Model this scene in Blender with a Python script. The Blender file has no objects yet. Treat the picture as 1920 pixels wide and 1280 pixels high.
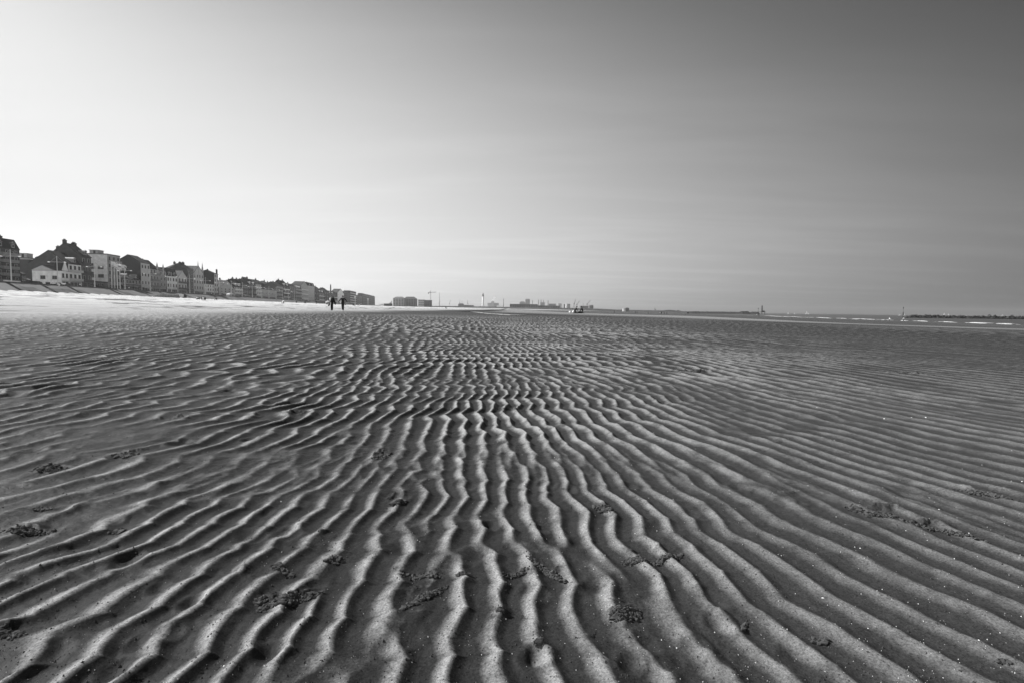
import bpy, bmesh, math, random
import numpy as np
from mathutils import Matrix, Vector

random.seed(7)
SC = bpy.context.scene
COL = SC.collection
CH = 0.6            # camera height above the rippled sand
SEA = -2.25
EXPO = 1.2

# ------------------------------------------------------------------ camera
PT = math.atan(59 / 960); RL = math.radians(0.73)
_f = Vector((0, math.cos(PT), -math.sin(PT))); _u = Vector((0, math.sin(PT), math.cos(PT))); _r = Vector((1, 0, 0))
CR = math.cos(RL) * _r + math.sin(RL) * _u
CU = -math.sin(RL) * _r + math.cos(RL) * _u
cam = bpy.data.objects.new('camera', bpy.data.cameras.new('camera'))
COL.objects.link(cam); SC.camera = cam
cam.data.lens = 18; cam.data.sensor_width = 36; cam.data.clip_start = 0.05; cam.data.clip_end = 30000
cam.matrix_world = Matrix(((CR.x, CU.x, -_f.x, 0), (CR.y, CU.y, -_f.y, 0), (CR.z, CU.z, -_f.z, CH), (0, 0, 0, 1)))

def ray(px, py):
    return _f + (px - 960) / 960 * CR + (640 - py) / 960 * CU
def proj(P):
    v = Vector(P) - Vector((0, 0, CH)); d = v.dot(_f)
    return 960 + 960 * v.dot(CR) / d, 640 - 960 * v.dot(CU) / d
def hor(px):
    return 581 + (px - 960) * 0.01275
def at_depth(px, py, Y):
    d = ray(px, py); t = Y / d.y
    return Vector((d.x * t, Y, CH + d.z * t))

# ------------------------------------------------------------------ render settings
SC.view_settings.view_transform = 'Standard'; SC.view_settings.look = 'None'
SC.view_settings.exposure = EXPO; SC.view_settings.gamma = 1

# ------------------------------------------------------------------ materials
def new_mat(name):
    m = bpy.data.materials.new(name); m.use_nodes = True
    nt = m.node_tree; return m, nt, nt.nodes['Principled BSDF']
_mats = {}
def grey(v, rough=0.8, var=0.12, scale=0.6, name='paint', metal=0.0):
    key = (round(v, 3), rough, var, scale, name)
    if key in _mats: return _mats[key]
    m, nt, b = new_mat('%s_%03d' % (name, int(v * 1000)))
    tc = nt.nodes.new('ShaderNodeTexCoord'); n = nt.nodes.new('ShaderNodeTexNoise')
    n.inputs['Scale'].default_value = scale; n.inputs['Detail'].default_value = 5
    nt.links.new(tc.outputs['Object'], n.inputs['Vector'])
    r = nt.nodes.new('ShaderNodeMapRange')
    r.inputs['From Min'].default_value = 0.3; r.inputs['From Max'].default_value = 0.7
    r.inputs['To Min'].default_value = v * (1 - var); r.inputs['To Max'].default_value = v * (1 + var)
    nt.links.new(n.outputs['Fac'], r.inputs['Value'])
    c = nt.nodes.new('ShaderNodeCombineColor')
    for i in range(3): nt.links.new(r.outputs['Result'], c.inputs[i])
    nt.links.new(c.outputs[0], b.inputs['Base Color'])
    b.inputs['Roughness'].default_value = rough; b.inputs['Metallic'].default_value = metal
    b.inputs['Specular IOR Level'].default_value = 0.12
    _mats[key] = m; return m

GLASS = grey(0.03, 0.25, 0.3, 0.4, 'window_glass')
WHITE = grey(0.75, 0.5, 0.05, 1, 'white_paint')
DARK = grey(0.03, 0.6, 0.2, 2, 'dark_paint')

# ------------------------------------------------------------------ mesh builder
class MB:
    def __init__(s): s.v = []; s.f = []; s.m = []
    def add(s, vs, fs, mi=0):
        o = len(s.v); s.v += [tuple(p) for p in vs]; s.f += [tuple(i + o for i in f) for f in fs]; s.m += [mi] * len(fs)
    def box(s, a, b, mi=0):
        x0, y0, z0 = a; x1, y1, z1 = b
        s.add([(x0, y0, z0), (x1, y0, z0), (x1, y1, z0), (x0, y1, z0), (x0, y0, z1), (x1, y0, z1), (x1, y1, z1), (x0, y1, z1)],
              [(0, 3, 2, 1), (4, 5, 6, 7), (0, 1, 5, 4), (1, 2, 6, 5), (2, 3, 7, 6), (3, 0, 4, 7)], mi)
    def prism(s, poly, axis, a, b, mi=0):
        # poly: 2D points in the plane perpendicular to axis ('x','y','z')
        def P(p, t):
            return {'x': (t, p[0], p[1]), 'y': (p[0], t, p[1]), 'z': (p[0], p[1], t)}[axis]
        n = len(poly); vs = [P(p, a) for p in poly] + [P(p, b) for p in poly]
        fs = [tuple(range(n))[::-1], tuple(range(n, 2 * n))] + [(i, (i + 1) % n, n + (i + 1) % n, n + i) for i in range(n)]
        s.add(vs, fs, mi)
    def tube(s, pts, rad, n=8, mi=0, caps=True):
        pts = [Vector(p) for p in pts]
        if not isinstance(rad, (list, tuple)): rad = [rad] * len(pts)
        rings = []
        for i, p in enumerate(pts):
            d = (pts[min(i + 1, len(pts) - 1)] - pts[max(i - 1, 0)]).normalized()
            a = d.cross(Vector((0, 0, 1)))
            if a.length < 1e-3: a = Vector((1, 0, 0))
            a.normalize(); b = d.cross(a).normalized()
            rings.append([p + rad[i] * (math.cos(2 * math.pi * k / n) * a + math.sin(2 * math.pi * k / n) * b) for k in range(n)])
        vs = [q for r in rings for q in r]
        fs = [(i * n + k, i * n + (k + 1) % n, (i + 1) * n + (k + 1) % n, (i + 1) * n + k) for i in range(len(pts) - 1) for k in range(n)]
        if caps: fs += [tuple(range(n)), tuple(range((len(pts) - 1) * n, len(pts) * n))]
        s.add(vs, fs, mi)
    def ball(s, c, r, n=8, mi=0):
        c = Vector(c)
        if not isinstance(r, (list, tuple)): r = (r, r, r)
        vs = [c + Vector((0, 0, r[2]))]
        for i in range(1, n // 2 + 1):
            th = math.pi * i / (n // 2 + 1)
            for k in range(n):
                ph = 2 * math.pi * k / n
                vs.append(c + Vector((r[0] * math.sin(th) * math.cos(ph), r[1] * math.sin(th) * math.sin(ph), r[2] * math.cos(th))))
        vs.append(c - Vector((0, 0, r[2]))); m = n // 2
        fs = [(0, 1 + k, 1 + (k + 1) % n) for k in range(n)]
        for i in range(m - 1):
            for k in range(n):
                a = 1 + i * n; fs.append((a + k, a + n + k, a + n + (k + 1) % n, a + (k + 1) % n))
        a = 1 + (m - 1) * n; e = len(vs) - 1
        fs += [(a + k, e, a + (k + 1) % n) for k in range(n)]
        s.add(vs, fs, mi)
    def build(s, name, mats, parent=None, smooth=False, loc=None):
        me = bpy.data.meshes.new(name); me.from_pydata(s.v, [], s.f)
        if not isinstance(mats, (list, tuple)): mats = [mats]
        for m in mats: me.materials.append(m)
        me.polygons.foreach_set('material_index', s.m)
        if smooth: me.polygons.foreach_set('use_smooth', [True] * len(s.f))
        bm = bmesh.new(); bm.from_mesh(me); bmesh.ops.recalc_face_normals(bm, faces=bm.faces); bm.to_mesh(me); bm.free()
        o = bpy.data.objects.new(name, me); COL.objects.link(o)
        if parent: o.parent = parent
        if loc is not None: o.location = loc
        return o

def tag(o, label=None, cat=None, group=None, kind=None):
    if label: o['label'] = label
    if cat: o['category'] = cat
    if group: o['group'] = group
    if kind: o['kind'] = kind
    return o
def empty(name, loc, rz=0.0, label=None, cat=None, group=None):
    o = bpy.data.objects.new(name, None); COL.objects.link(o); o.location = loc; o.rotation_euler = (0, 0, rz)
    o.empty_display_size = 0.2
    return tag(o, label, cat, group)
def copy_tree(o, parent=None):
    c = o.copy(); COL.objects.link(c); c.parent = parent
    for ch in list(o.children): copy_tree(ch, c)
    return c

# ------------------------------------------------------------------ numeric noise fields
_rng = np.random.default_rng(11)
_gf = {}
def gfield(n, cell, sx, sy, cplx=False, seed=None):
    key = (n, cell, sx, sy, cplx, seed)
    if key not in _gf: _gf[key] = _gfield(*key)
    return _gf[key]
def _gfield(n, cell, sx, sy, cplx, seed):
    g = np.random.default_rng(seed) if seed is not None else _rng
    w = g.standard_normal((n, n)) + (1j * g.standard_normal((n, n)) if cplx else 0)
    k = np.fft.fftfreq(n, cell) * 2 * np.pi
    F = np.exp(-0.5 * ((k[None, :] * sx) ** 2 + (k[:, None] * sy) ** 2))
    a = np.fft.ifft2(np.fft.fft2(w) * F)
    if not cplx: a = a.real
    return (a / np.sqrt(np.mean(np.abs(a) ** 2)), cell)
def samp(fl, X, Y):
    a, cell = fl; n = a.shape[0]
    x = X / cell; y = Y / cell
    xi = np.floor(x); yi = np.floor(y); fx = x - xi; fy = y - yi
    fx = fx * fx * (3 - 2 * fx) * 0.5 + fx * 0.5; fy = fy * fy * (3 - 2 * fy) * 0.5 + fy * 0.5
    xi = xi.astype(np.int64) % n; yi = yi.astype(np.int64) % n; x1 = (xi + 1) % n; y1 = (yi + 1) % n
    return (a[yi, xi] * (1 - fx) + a[yi, x1] * fx) * (1 - fy) + (a[y1, xi] * (1 - fx) + a[y1, x1] * fx) * fy
def sstep(a, b, x):
    t = np.clip((x - a) / (b - a), 0, 1); return t * t * (3 - 2 * t)

N_BIG = gfield(512, 0.5, 3.0, 3.0, seed=1)
N_MID = gfield(512, 0.06, 0.30, 0.30, seed=2)
N_WARP = gfield(1024, 0.012, 0.05, 0.045, seed=3)
N_FINE = gfield(1024, 0.003, 0.006, 0.006, seed=4)
N_SM = gfield(1024, 0.01, 0.03, 0.05, seed=5)

# ------------------------------------------------------------------ macro terrain
def edge_x(Y):
    return np.interp(Y, [0, 10, 21.6, 30, 53, 68, 100, 140, 400], [27, 26, 21.8, 18.6, 10, 2.8, -7, -12.5, -14])
def left_x(Y):
    return np.interp(Y, [0, 40, 64, 200], [-12.9, -13.2, -15, -20])
def shore_x(Y):
    return 140.2 + 0.192 * Y
def macro(X, Y):
    """height, dryness, trough wetness and seaward coordinate of the beach"""
    X = np.asarray(X, float); Y = np.asarray(Y, float)
    Yc = np.clip(Y, 0, 20000)
    nb = samp(N_BIG, X, Y)
    u = X + 140.8 + 0.1667 * Yc
    ue = left_x(Yc) + 140.8 + 0.1667 * Yc
    t = np.clip((ue - u) / (ue - 9), 0, 1)
    z = 4.5 * t ** 0.98 + 0.05 * nb * np.clip(t * 6, 0, 1)
    z = np.where(u < 9, 4.5 + np.clip((9 - u) / 9, 0, 1) * 2.8, z)
    w = X - edge_x(Yc) + 0.8 * samp(N_BIG, X * 0.5, Y * 0.35)
    ts = np.clip(w / np.maximum(shore_x(Yc) - edge_x(Yc), 5), 0, 3)
    zr = -2.25 * ts - 0.10 * np.exp(-((w - 2.4) / 1.6) ** 2)
    zr = zr + 0.34 * np.exp(-((w - 15) / 7.5) ** 2) * sstep(38, 66, Yc) * (1 - sstep(120, 200, Yc))
    raise_ = sstep(450, 1300, Yc) * np.clip(1 - X / (0.36 * np.maximum(Yc, 1)), 0, 1) * 3.6
    z = np.where(w > -6, z + zr, z) + raise_ * np.clip(1 - t, 0, 1)
    return z, t, w, u

def ripples(X, Y):
    """ripple height (m) and normalised crest value"""
    W = 2.6 * 0.8862 * np.vectorize(math.erf)(np.linspace(0, 12, 600)); Wt = np.linspace(0, 12, 600) * 2.6
    Wy = np.interp(Y, Wt, W)
    psi = X + 0.22 * Y + Wy * (-0.12 + 0.42 * 1.3 * np.tanh(X / 1.3))
    psi = psi + 0.055 * samp(N_MID, X, Y * 0.6)
    r = np.sqrt(X * X + Y * Y)
    H = np.zeros_like(X); Cn = np.zeros_like(X)
    lay = [(0.116, 0.0118, (-1, 0, 1.5, 2.4), 21), (0.155, 0.0148, (1.5, 2.4, 3.4, 5.0), 22),
           (0.215, 0.0225, (3.4, 5.0, 8.5, 13), 23), (0.33, 0.038, (8.5, 13, 900, 1000), 24)]
    calm = sstep(-0.4, 1.6, X / np.maximum(r, .3) * 2.0)      # straighter crests on the seaward side
    for lam, amp, (a, b, c, d), seed in lay:
        wgt = sstep(a, b, r) * (1 - sstep(c, d, r))
        if wgt.max() <= 0: continue
        E = gfield(1024, lam * 0.3, lam * 0.85, lam * 1.25, True, seed)
        e = samp(E, X + 100, Y + 100) + (0.10 + 2.0 * calm)
        E2 = gfield(512, lam * 0.5, lam * 2.2, lam * 1.6, True, seed + 50)
        e2 = samp(E2, X + 40, Y + 60) + 0.3
        ph2 = (Y - 0.25 * X + 0.25 * samp(N_MID, X * 0.06 / lam, Y * 0.06 / lam + 3) * lam * 2) / (2.7 * lam) + np.angle(e2) / (2 * np.pi)
        m2 = np.clip(np.abs(e2), 0, 1) * (1 - 0.82 * calm)
        zig = (np.abs(np.mod(ph2, 1) - 0.5) * 2) ** 1.5          # cusped spurs that break the crests up
        E3 = gfield(512, lam * 0.4, lam * 0.9, lam * 0.8, True, seed + 80)
        ph3 = (Y + 0.1 * X) / (1.25 * lam) + np.angle(samp(E3, X + 20, Y + 10)) / (2 * np.pi)
        sc3 = np.sqrt(np.abs(np.sin(np.pi * ph3))) - 0.75          # small scallops along each crest
        warp = samp(N_WARP, X * 0.085 / lam, Y * 0.085 / lam) * (0.10 - 0.06 * calm) * lam
        ph = (psi + warp) / lam + np.angle(e) / (2 * np.pi) + 0.50 * m2 * (zig - 0.5) + 0.17 * (1 - 0.7 * calm) * sc3
        tt = ph - np.floor(ph)
        s = np.clip(tt / 0.62, 0, 1); rise = s ** (2.3 - 0.7 * calm) * (1.25 - 0.25 * s ** 3)
        q = np.clip((tt - 0.62) / 0.38, 0, 1); fall = (0.5 + 0.5 * np.cos(np.pi * q ** 0.9))
        f = np.where(tt < 0.62, rise, fall)
        mag = np.clip(np.abs(e) / 0.42, 0, 1) * (1 + 0.25 * samp(N_MID, X * 1.7 + 5, Y * 1.7)) * (1 - 0.6 * m2 * (zig > 0) * np.clip(zig * 1.6 - 0.6, 0, 1))
        H += wgt * amp * (f * mag + 0.25 * (1 - mag)) * (1 - 0.22 * calm)
        cf = np.where(tt < 0.62, sstep(0.14, 0.60, tt) ** (1.15 - 0.35 * calm), 1 - sstep(0.0, 0.42, q))  # tone climbs slowly, drops fast past the crest: lee shade put into colour
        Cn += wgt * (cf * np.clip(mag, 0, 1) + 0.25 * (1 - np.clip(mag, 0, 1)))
    return H, Cn, calm

PITS = []
ROUGH = []
N_CR = gfield(1024, 0.002, 0.0045, 0.0045, seed=6)
N_CR2 = gfield(512, 0.004, 0.011, 0.011, seed=9)
def ground(X, Y, want=False):
    X = np.asarray(X, float); Y = np.asarray(Y, float)
    z, t, w, u = macro(X, Y)
    flat = (1 - sstep(0.008, 0.065, t)) * (1 - sstep(-3.0, 0.5, w)) * (1 - sstep(34, 62, Y + 2 * samp(N_BIG, X, Y)))
    H, Cn, calm = ripples(X, Y)
    patch = 1 - 0.10 * sstep(1.0, 2.4, samp(N_BIG, X * 1.6 + 31, Y * 1.6 + 9)) - 0.62 * sstep(1.6, 9, X + 0.15 * samp(N_BIG, X, Y))
    near = 1 - sstep(3, 9, np.sqrt(X * X + Y * Y))
    H = H * flat * patch + 0.0016 * samp(N_SM, X, Y) * near * (0.6 + 0.8 * sstep(-.5, 1.2, samp(N_MID, X * 1.3 + 9, Y * 1.3))) + 0.00042 * samp(N_FINE, X, Y) * near
    H += 0.010 * samp(N_MID, X * 0.25, Y * 0.25) * flat
    for (x, y, r, dpt) in PITS:
        d2 = ((X - x) ** 2 + ((Y - y) * 0.8) ** 2) / (r * r)
        ok = d2 < 9
        if ok.any(): q = d2[ok]; H[ok] += -dpt * np.exp(-q * 1.4) + dpt * 0.40 * np.exp(-(np.sqrt(q) - 1.45) ** 2 * 5)
    for (x, y, rx, ry, am) in ROUGH:                     # crumbled, disturbed sand round each clump
        d2 = ((X - x) / rx) ** 2 + ((Y - y) / ry) ** 2
        ok = d2 < 5
        if ok.any():
            mk = np.exp(-d2[ok] * 0.9); c1 = samp(N_CR, X[ok], Y[ok]); c2 = samp(N_CR2, X[ok], Y[ok])
            H[ok] += am * mk * (1.1 - np.abs(c1) * 0.8 + 0.9 * c2) * np.clip(0.5 + c2, 0, 1.3)
            Cn[ok] = Cn[ok] * (1 - 0.55 * mk * np.clip(0.7 + 0.6 * c1, 0, 1))
    # trampled, pocked dry sand
    pock = samp(N_MID, X * 0.8 + 3, Y * 0.45) + samp(N_MID, X * 0.22, Y * 0.12 + 7) * 0.8
    H += np.where(t > 0.03, -0.03 * sstep(0.9, 2.0, pock) * sstep(0.03, 0.12, t) + 0.006 * pock * sstep(0.03, 0.12, t), 0)
    if want: return z + H, Cn, calm, t, w, u, flat, patch, pock
    return z + H
def gz(x, y, rip=False):
    if rip: return float(ground(np.array([x]), np.array([y]))[0])
    return float(macro(np.array([x]), np.array([y]))[0][0])
def gp(px, py, rip=False):
    """point of the beach seen at a place in the photograph"""
    d = ray(px, py)
    ys = np.concatenate([np.linspace(0.6, 8, 400), np.geomspace(8, 2500, 3000)])
    xs = d.x / d.y * ys; zs = CH + d.z / d.y * ys
    g = ground(xs, ys) if rip else macro(xs, ys)[0]
    i = int(np.argmax(zs <= g)) if np.any(zs <= g) else len(ys) - 1
    return Vector((xs[i], ys[i], g[i]))

def flatp(px, py):
    d = ray(px, py); t = -CH / d.z
    return d.x * t, d.y * t
for (px, py, r, dp) in [(318, 1200, .022, .008), (750, 945, .03, .008), (1290, 975, .03, .006), (1385, 925, .03, .006), (1690, 940, .05, .007),
                        (300, 1110, .02, .006), (1330, 1270, .03, .008), (215, 985, .02, .006), (1000, 910, .025, .006), (640, 1020, .02, .005),
                        (1760, 940, .05, .007), (90, 1240, .03, .007), (830, 885, .04, .006), (1060, 925, .03, .006)]:
    x, y = flatp(px, py); PITS.append((x, y, r * 0.8, dp * 0.75))

for (px, py, wpx, hpx, am) in [(545, 1126, 95, 22, .0045), (500, 1080, 110, 24, .0028), (631, 1055, 34, 14, .004), (800, 1118, 90, 24, .0034), (780, 1085, 80, 18, .0026), (1022, 1078, 75, 20, .0045),
                          (960, 1087, 60, 12, .003), (1172, 1158, 64, 28, .0055), (1195, 1052, 60, 14, .003), (1255, 1043, 70, 12, .0038), (1130, 962, 40, 12, .003), (1650, 966, 90, 12, .005), (1750, 995, 100, 14, .0045),
                          (1845, 930, 60, 12, .006), (50, 1000, 90, 14, .0045), (18, 1192, 60, 20, .004), (95, 881, 60, 10, .005), (235, 855, 45, 8, .005), (745, 940, 40, 16, .004), (711, 858, 34, 10, .005), (20, 1095, 60, 16, .003),
                          (1010, 1000, 40, 10, .002), (600, 1010, 50, 14, .002), (1480, 935, 50, 8, .003), (960, 775, 60, 8, .006), (560, 780, 60, 6, .006), (330, 790, 60, 6, .007), (1300, 700, 60, 4, .012), (1700, 700, 60, 4, .01)]:
    x, y = flatp(px, py); k = y / 960; ROUGH.append((x, y, wpx * k * .5, max(hpx * y * y / (960 * CH) * .5, .012), am))

_rp = random.Random(41)
for _ in range(46):
    py = 1270 - 560 * _rp.random() ** 1.5; x, y = flatp(_rp.uniform(20, 1500), py); PITS.append((x, y, _rp.uniform(.012, .022) * (1 + .35 * y), _rp.uniform(.003, .0065) * (1 + .3 * y)))

# ------------------------------------------------------------------ ground mesh (one sheet, polar, finer towards the camera)
def build_ground():
    az = np.concatenate([np.linspace(-180, -56, 32), np.arange(-55, 52, 0.078), np.linspace(53, 180, 32)[:-1]])
    az = np.unique(np.round(az, 4)); az = np.radians(az)
    dy = np.concatenate([np.arange(960, 300, -1.3), np.arange(300, 150, -0.8), np.arange(150, 60, -0.45), np.arange(60, 9, -0.4)])
    rad = CH * 960 / dy
    rad = np.concatenate([[0.18, 0.4], rad, np.geomspace(rad[-1] * 1.012, 6400, 230)])
    A, R = np.meshgrid(az, rad)
    X = R * np.sin(A); Y = R * np.cos(A)
    Z, Cn, calm, t, w, u, flat, patch, pock = ground(X.ravel(), Y.ravel(), True)
    nr, na = X.shape
    verts = np.empty((nr * na + 1, 3), np.float32)
    verts[:-1, 0] = X.ravel(); verts[:-1, 1] = Y.ravel(); verts[:-1, 2] = Z; verts[-1] = (0, 0, float(Z[:na].mean()))
    ii, jj = np.meshgrid(np.arange(nr - 1), np.arange(na), indexing='ij'); j2 = (jj + 1) % na
    quads = np.stack([ii * na + jj, ii * na + j2, (ii + 1) * na + j2, (ii + 1) * na + jj], -1).reshape(-1, 4)[:, ::-1]
    nq = len(quads); nt_ = na
    tris = np.stack([np.full(na, nr * na), np.arange(na), (np.arange(na) + 1) % na], -1)[:, ::-1]
    me = bpy.data.meshes.new('sand')
    me.vertices.add(len(verts)); me.vertices.foreach_set('co', verts.ravel())
    me.loops.add(nq * 4 + nt_ * 3); me.loops.foreach_set('vertex_index', np.concatenate([quads.ravel(), tris.ravel()]).astype(np.int32))
    me.polygons.add(nq + nt_)
    me.polygons.foreach_set('loop_start', np.concatenate([np.arange(nq) * 4, nq * 4 + np.arange(nt_) * 3]).astype(np.int32))
    me.polygons.foreach_set('use_smooth', np.ones(nq + nt_, bool))
    me.update(calc_edges=True)
    x = X.ravel(); y = Y.ravel()
    nb = samp(N_BIG, x, y)
    mz = macro(x, y)[0]
    dry = sstep(0.10, 0.80, mz + 0.03 * nb + 0.02 * samp(N_MID, x * 0.2, y * 0.2))
    dry = np.maximum(dry, sstep(-0.004, 0.062, t + 0.005 * nb))
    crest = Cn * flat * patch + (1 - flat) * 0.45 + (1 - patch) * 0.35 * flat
    # seaward moisture: wet foot of the bank, paler bar behind it, then wet foreshore
    run = np.exp(-((w - 1.2) / 2.6) ** 2) + 0.55 * sstep(36, 60, y) * (1 - dry) * (w < 4)
    bar = (0.35 + 0.65 * sstep(25, 55, y)) * sstep(5, 11, w) * (1 - sstep(24, 60, w))
    shore = sstep(0.35, 1.0, w / np.maximum(shore_x(np.clip(y, 0, 20000)) - edge_x(np.clip(y, 0, 20000)), 5))
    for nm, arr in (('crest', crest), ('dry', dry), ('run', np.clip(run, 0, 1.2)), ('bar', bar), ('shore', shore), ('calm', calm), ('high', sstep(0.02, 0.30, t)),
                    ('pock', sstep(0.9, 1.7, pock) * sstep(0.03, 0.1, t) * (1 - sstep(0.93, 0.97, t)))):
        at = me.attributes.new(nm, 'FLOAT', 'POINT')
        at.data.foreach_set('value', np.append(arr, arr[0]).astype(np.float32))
    o = bpy.data.objects.new('sand_ground', me); COL.objects.link(o); tag(o, kind='structure')
    # material
    m, nt, b = new_mat('beach_sand'); L = nt.links.new
    def A_(n):
        q = nt.nodes.new('ShaderNodeAttribute'); q.attribute_name = n; return q.outputs['Fac']
    def M(op, a, b_=None, c=None, clamp=False):
        q = nt.nodes.new('ShaderNodeMath'); q.operation = op; q.use_clamp = clamp
        for i, v in enumerate((a, b_, c)):
            if v is None: continue
            if isinstance(v, (int, float)): q.inputs[i].default_value = v
            else: L(v, q.inputs[i])
        return q.outputs[0]
    def mix(a, b_, f):
        return M('ADD', M('MULTIPLY', a, M('SUBTRACT', 1.0, f)), M('MULTIPLY', b_, f))
    def ss(lo, hi, v):
        q = nt.nodes.new('ShaderNodeMapRange'); q.interpolation_type = 'SMOOTHSTEP'
        q.inputs['From Min'].default_value = lo; q.inputs['From Max'].default_value = hi; L(v, q.inputs['Value']); return q.outputs['Result']
    tc = nt.nodes.new('ShaderNodeTexCoord')
    def noise(scale, det, rough=0.5, sx=1, sy=1):
        mp = nt.nodes.new('ShaderNodeMapping'); mp.inputs['Scale'].default_value = (sx, sy, 1); L(tc.outputs['Object'], mp.inputs['Vector'])
        q = nt.nodes.new('ShaderNodeTexNoise'); q.inputs['Scale'].default_value = scale; q.inputs['Detail'].default_value = det
        q.inputs['Roughness'].default_value = rough; L(mp.outputs[0], q.inputs['Vector']); return q.outputs['Fac']
    smudge = noise(14, 6, 0.6); grain = noise(240, 4, 0.85); big = noise(0.7, 4, 0.6)
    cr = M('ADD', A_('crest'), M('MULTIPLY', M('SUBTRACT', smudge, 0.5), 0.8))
    lo = 0.16; hi = mix(0.215, 0.125, A_('calm')); tr = mix(0.014, 0.026, A_('calm'))  # left crests paler, their backlit glints included in the tone
    damp = mix(tr, hi, M('MULTIPLY', M('SMOOTH_MIN', 1.0, M('DIVIDE', M('MAXIMUM', M('SUBTRACT', cr, lo), 0.0), 0.80), 0.25, clamp=True), ss(0.18, 0.55, noise(9, 4, 0.65)) ))                    # moist troughs, drier crests; shade of troughs and lee sides painted in too
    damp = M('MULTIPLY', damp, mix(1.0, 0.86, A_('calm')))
    streak = noise(26, 6, 0.7, 1.0, 0.45)
    damp = M('MULTIPLY', damp, M('MULTIPLY', M('ADD', 0.75, M('MULTIPLY', big, 0.5)), M('ADD', 0.45, M('MULTIPLY', streak, 1.1))))
    dryc = M('MULTIPLY', M('ADD', M('ADD', 0.29, M('MULTIPLY', A_('high'), 0.16)), M('MULTIPLY', M('SUBTRACT', big, 0.5), 0.2)), mix(1.0, 0.30, A_('pock')))
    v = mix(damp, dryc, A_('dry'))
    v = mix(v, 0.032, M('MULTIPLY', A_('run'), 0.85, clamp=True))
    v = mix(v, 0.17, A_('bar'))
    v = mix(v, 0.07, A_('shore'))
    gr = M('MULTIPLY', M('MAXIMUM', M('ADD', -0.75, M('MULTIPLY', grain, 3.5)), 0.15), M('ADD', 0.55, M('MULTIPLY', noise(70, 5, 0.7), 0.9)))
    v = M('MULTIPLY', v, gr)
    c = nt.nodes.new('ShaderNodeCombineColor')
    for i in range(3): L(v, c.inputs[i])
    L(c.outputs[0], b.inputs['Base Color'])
    L(mix(0.04, 0.0, M('MAXIMUM', A_('dry'), ss(0.05, 0.45, cr))), b.inputs['Specular IOR Level'])
    L(mix(0.48, 0.95, M('MAXIMUM', A_('dry'), ss(0.2, 0.7, cr))), b.inputs['Roughness'])
    bp = nt.nodes.new('ShaderNodeBump'); bp.inputs['Strength'].default_value = 0.55; bp.inputs['Distance'].default_value = 0.0012
    L(M('ADD', noise(900, 2, 0.6), M('MULTIPLY', noise(130, 3, 0.6), 1.5)), bp.inputs['Height'])
    bp2 = nt.nodes.new('ShaderNodeBump'); bp2.inputs['Strength'].default_value = 0.5; bp2.inputs['Distance'].default_value = 0.05
    L(M('MULTIPLY', noise(2.2, 4, 0.65), M('MULTIPLY', A_('dry'), 1.0)), bp2.inputs['Height']); L(bp2.outputs[0], bp.inputs['Normal'])
    L(bp.outputs[0], b.inputs['Normal'])
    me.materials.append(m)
build_ground()
#@@PART2
# ------------------------------------------------------------------ seafront frame: s along the promenade, d inland, z up
LV = Vector((-0.1644, 0.9864, 0)); BV = Vector((-0.9864, -0.1644, 0)); P0 = Vector((-140.8, 0, 0))
RZ = math.atan2(LV.y, LV.x); PROM = 7.6; FRONT = 17.0
def W_(s, d, z=0.0): return P0 + s * LV + d * BV + Vector((0, 0, z))
def s_of(px, d, py=None):
    r = ray(px, hor(px) if py is None else py); q = P0 + d * BV
    return -(q.x * r.y - q.y * r.x) / (LV.x * r.y - LV.y * r.x)
def z_at(s, d, py):
    z = 10.0
    for _ in range(12):
        p = W_(s, d, z); y = proj(p)[1]; z += (y - py) / 960 * p.y
    return z

# promenade and sloping sea wall
def build_promenade():
    m = MB(); m.box((-120, 0, -0.5), (2300, 70, 0))
    o = m.build('promenade', grey(0.16, 0.9, 0.15, 0.2, 'paving'), loc=W_(0, 0, PROM)); o.rotation_euler.z = RZ
    tag(o, kind='structure')
    root = empty('sea_wall', W_(0, 0, 0), RZ, 'long sloping grey concrete sea wall between the pale sand and the promenade', 'sea wall')
    m = MB(); n = 90; ss = [-120 + 26 * i for i in range(n)]
    for i, s in enumerate(ss):
        j = 0.25 * math.sin(i * 1.7)
        m.v += [(s, -9.6, 4.1), (s, -9.6 + j, 4.35), (s, -0.05, 7.55), (s, -0.05, 7.85), (s, 0.45, 7.85), (s, 0.45, 7.3)]
    for i in range(n - 1):
        for k in range(5):
            a = i * 6 + k; m.f.append((a, a + 1, a + 7, a + 6)); m.m.append(0)
    m.build('wall_slope', grey(0.105, 0.9, 0.25, 0.12, 'concrete'), root)
    for px in (6, 74, 125, 205, 262, 300, 345):
        s = s_of(px, -4); st = MB()
        for k in range(12):                                      # steps set into the slope
            y0 = -9.4 + k * 0.78; z0 = 4.45 + k * 0.262
            st.box((s + k * 0.55, y0, z0 - 0.6), (s + 1.6 + k * 0.55, y0 + 0.8, z0 + 0.12))
        st.build('stairway', grey(0.05, 0.9, 0.2, 1, 'concrete'), root)
    for px, w in ((22, 9), (84, 12), (225, 6), (135, 5)):  # shadows falling on the slope, laid on as dark slabs
        s = s_of(px, -5); q = MB()
        for (ya, yb) in ((-8.2, -4.2),):
            za, zb = 4.35 + (ya + 9.6) * 0.335, 4.35 + (yb + 9.6) * 0.335
            q.add([(s, ya, za + .06), (s + w, ya, za + .06), (s + w + 2, yb, zb + .06), (s + 2, yb, zb + .06),
                   (s, ya, za - .2), (s + w, ya, za - .2), (s + w + 2, yb, zb - .2), (s + 2, yb, zb - .2)],
                  [(0, 1, 2, 3), (4, 7, 6, 5), (0, 4, 5, 1), (1, 5, 6, 2), (2, 6, 7, 3), (3, 7, 4, 0)])
        q.build('shadow_patch', grey(0.055, 0.95, 0.2, 0.5, 'shadow_tone'), root)
build_promenade()

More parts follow.
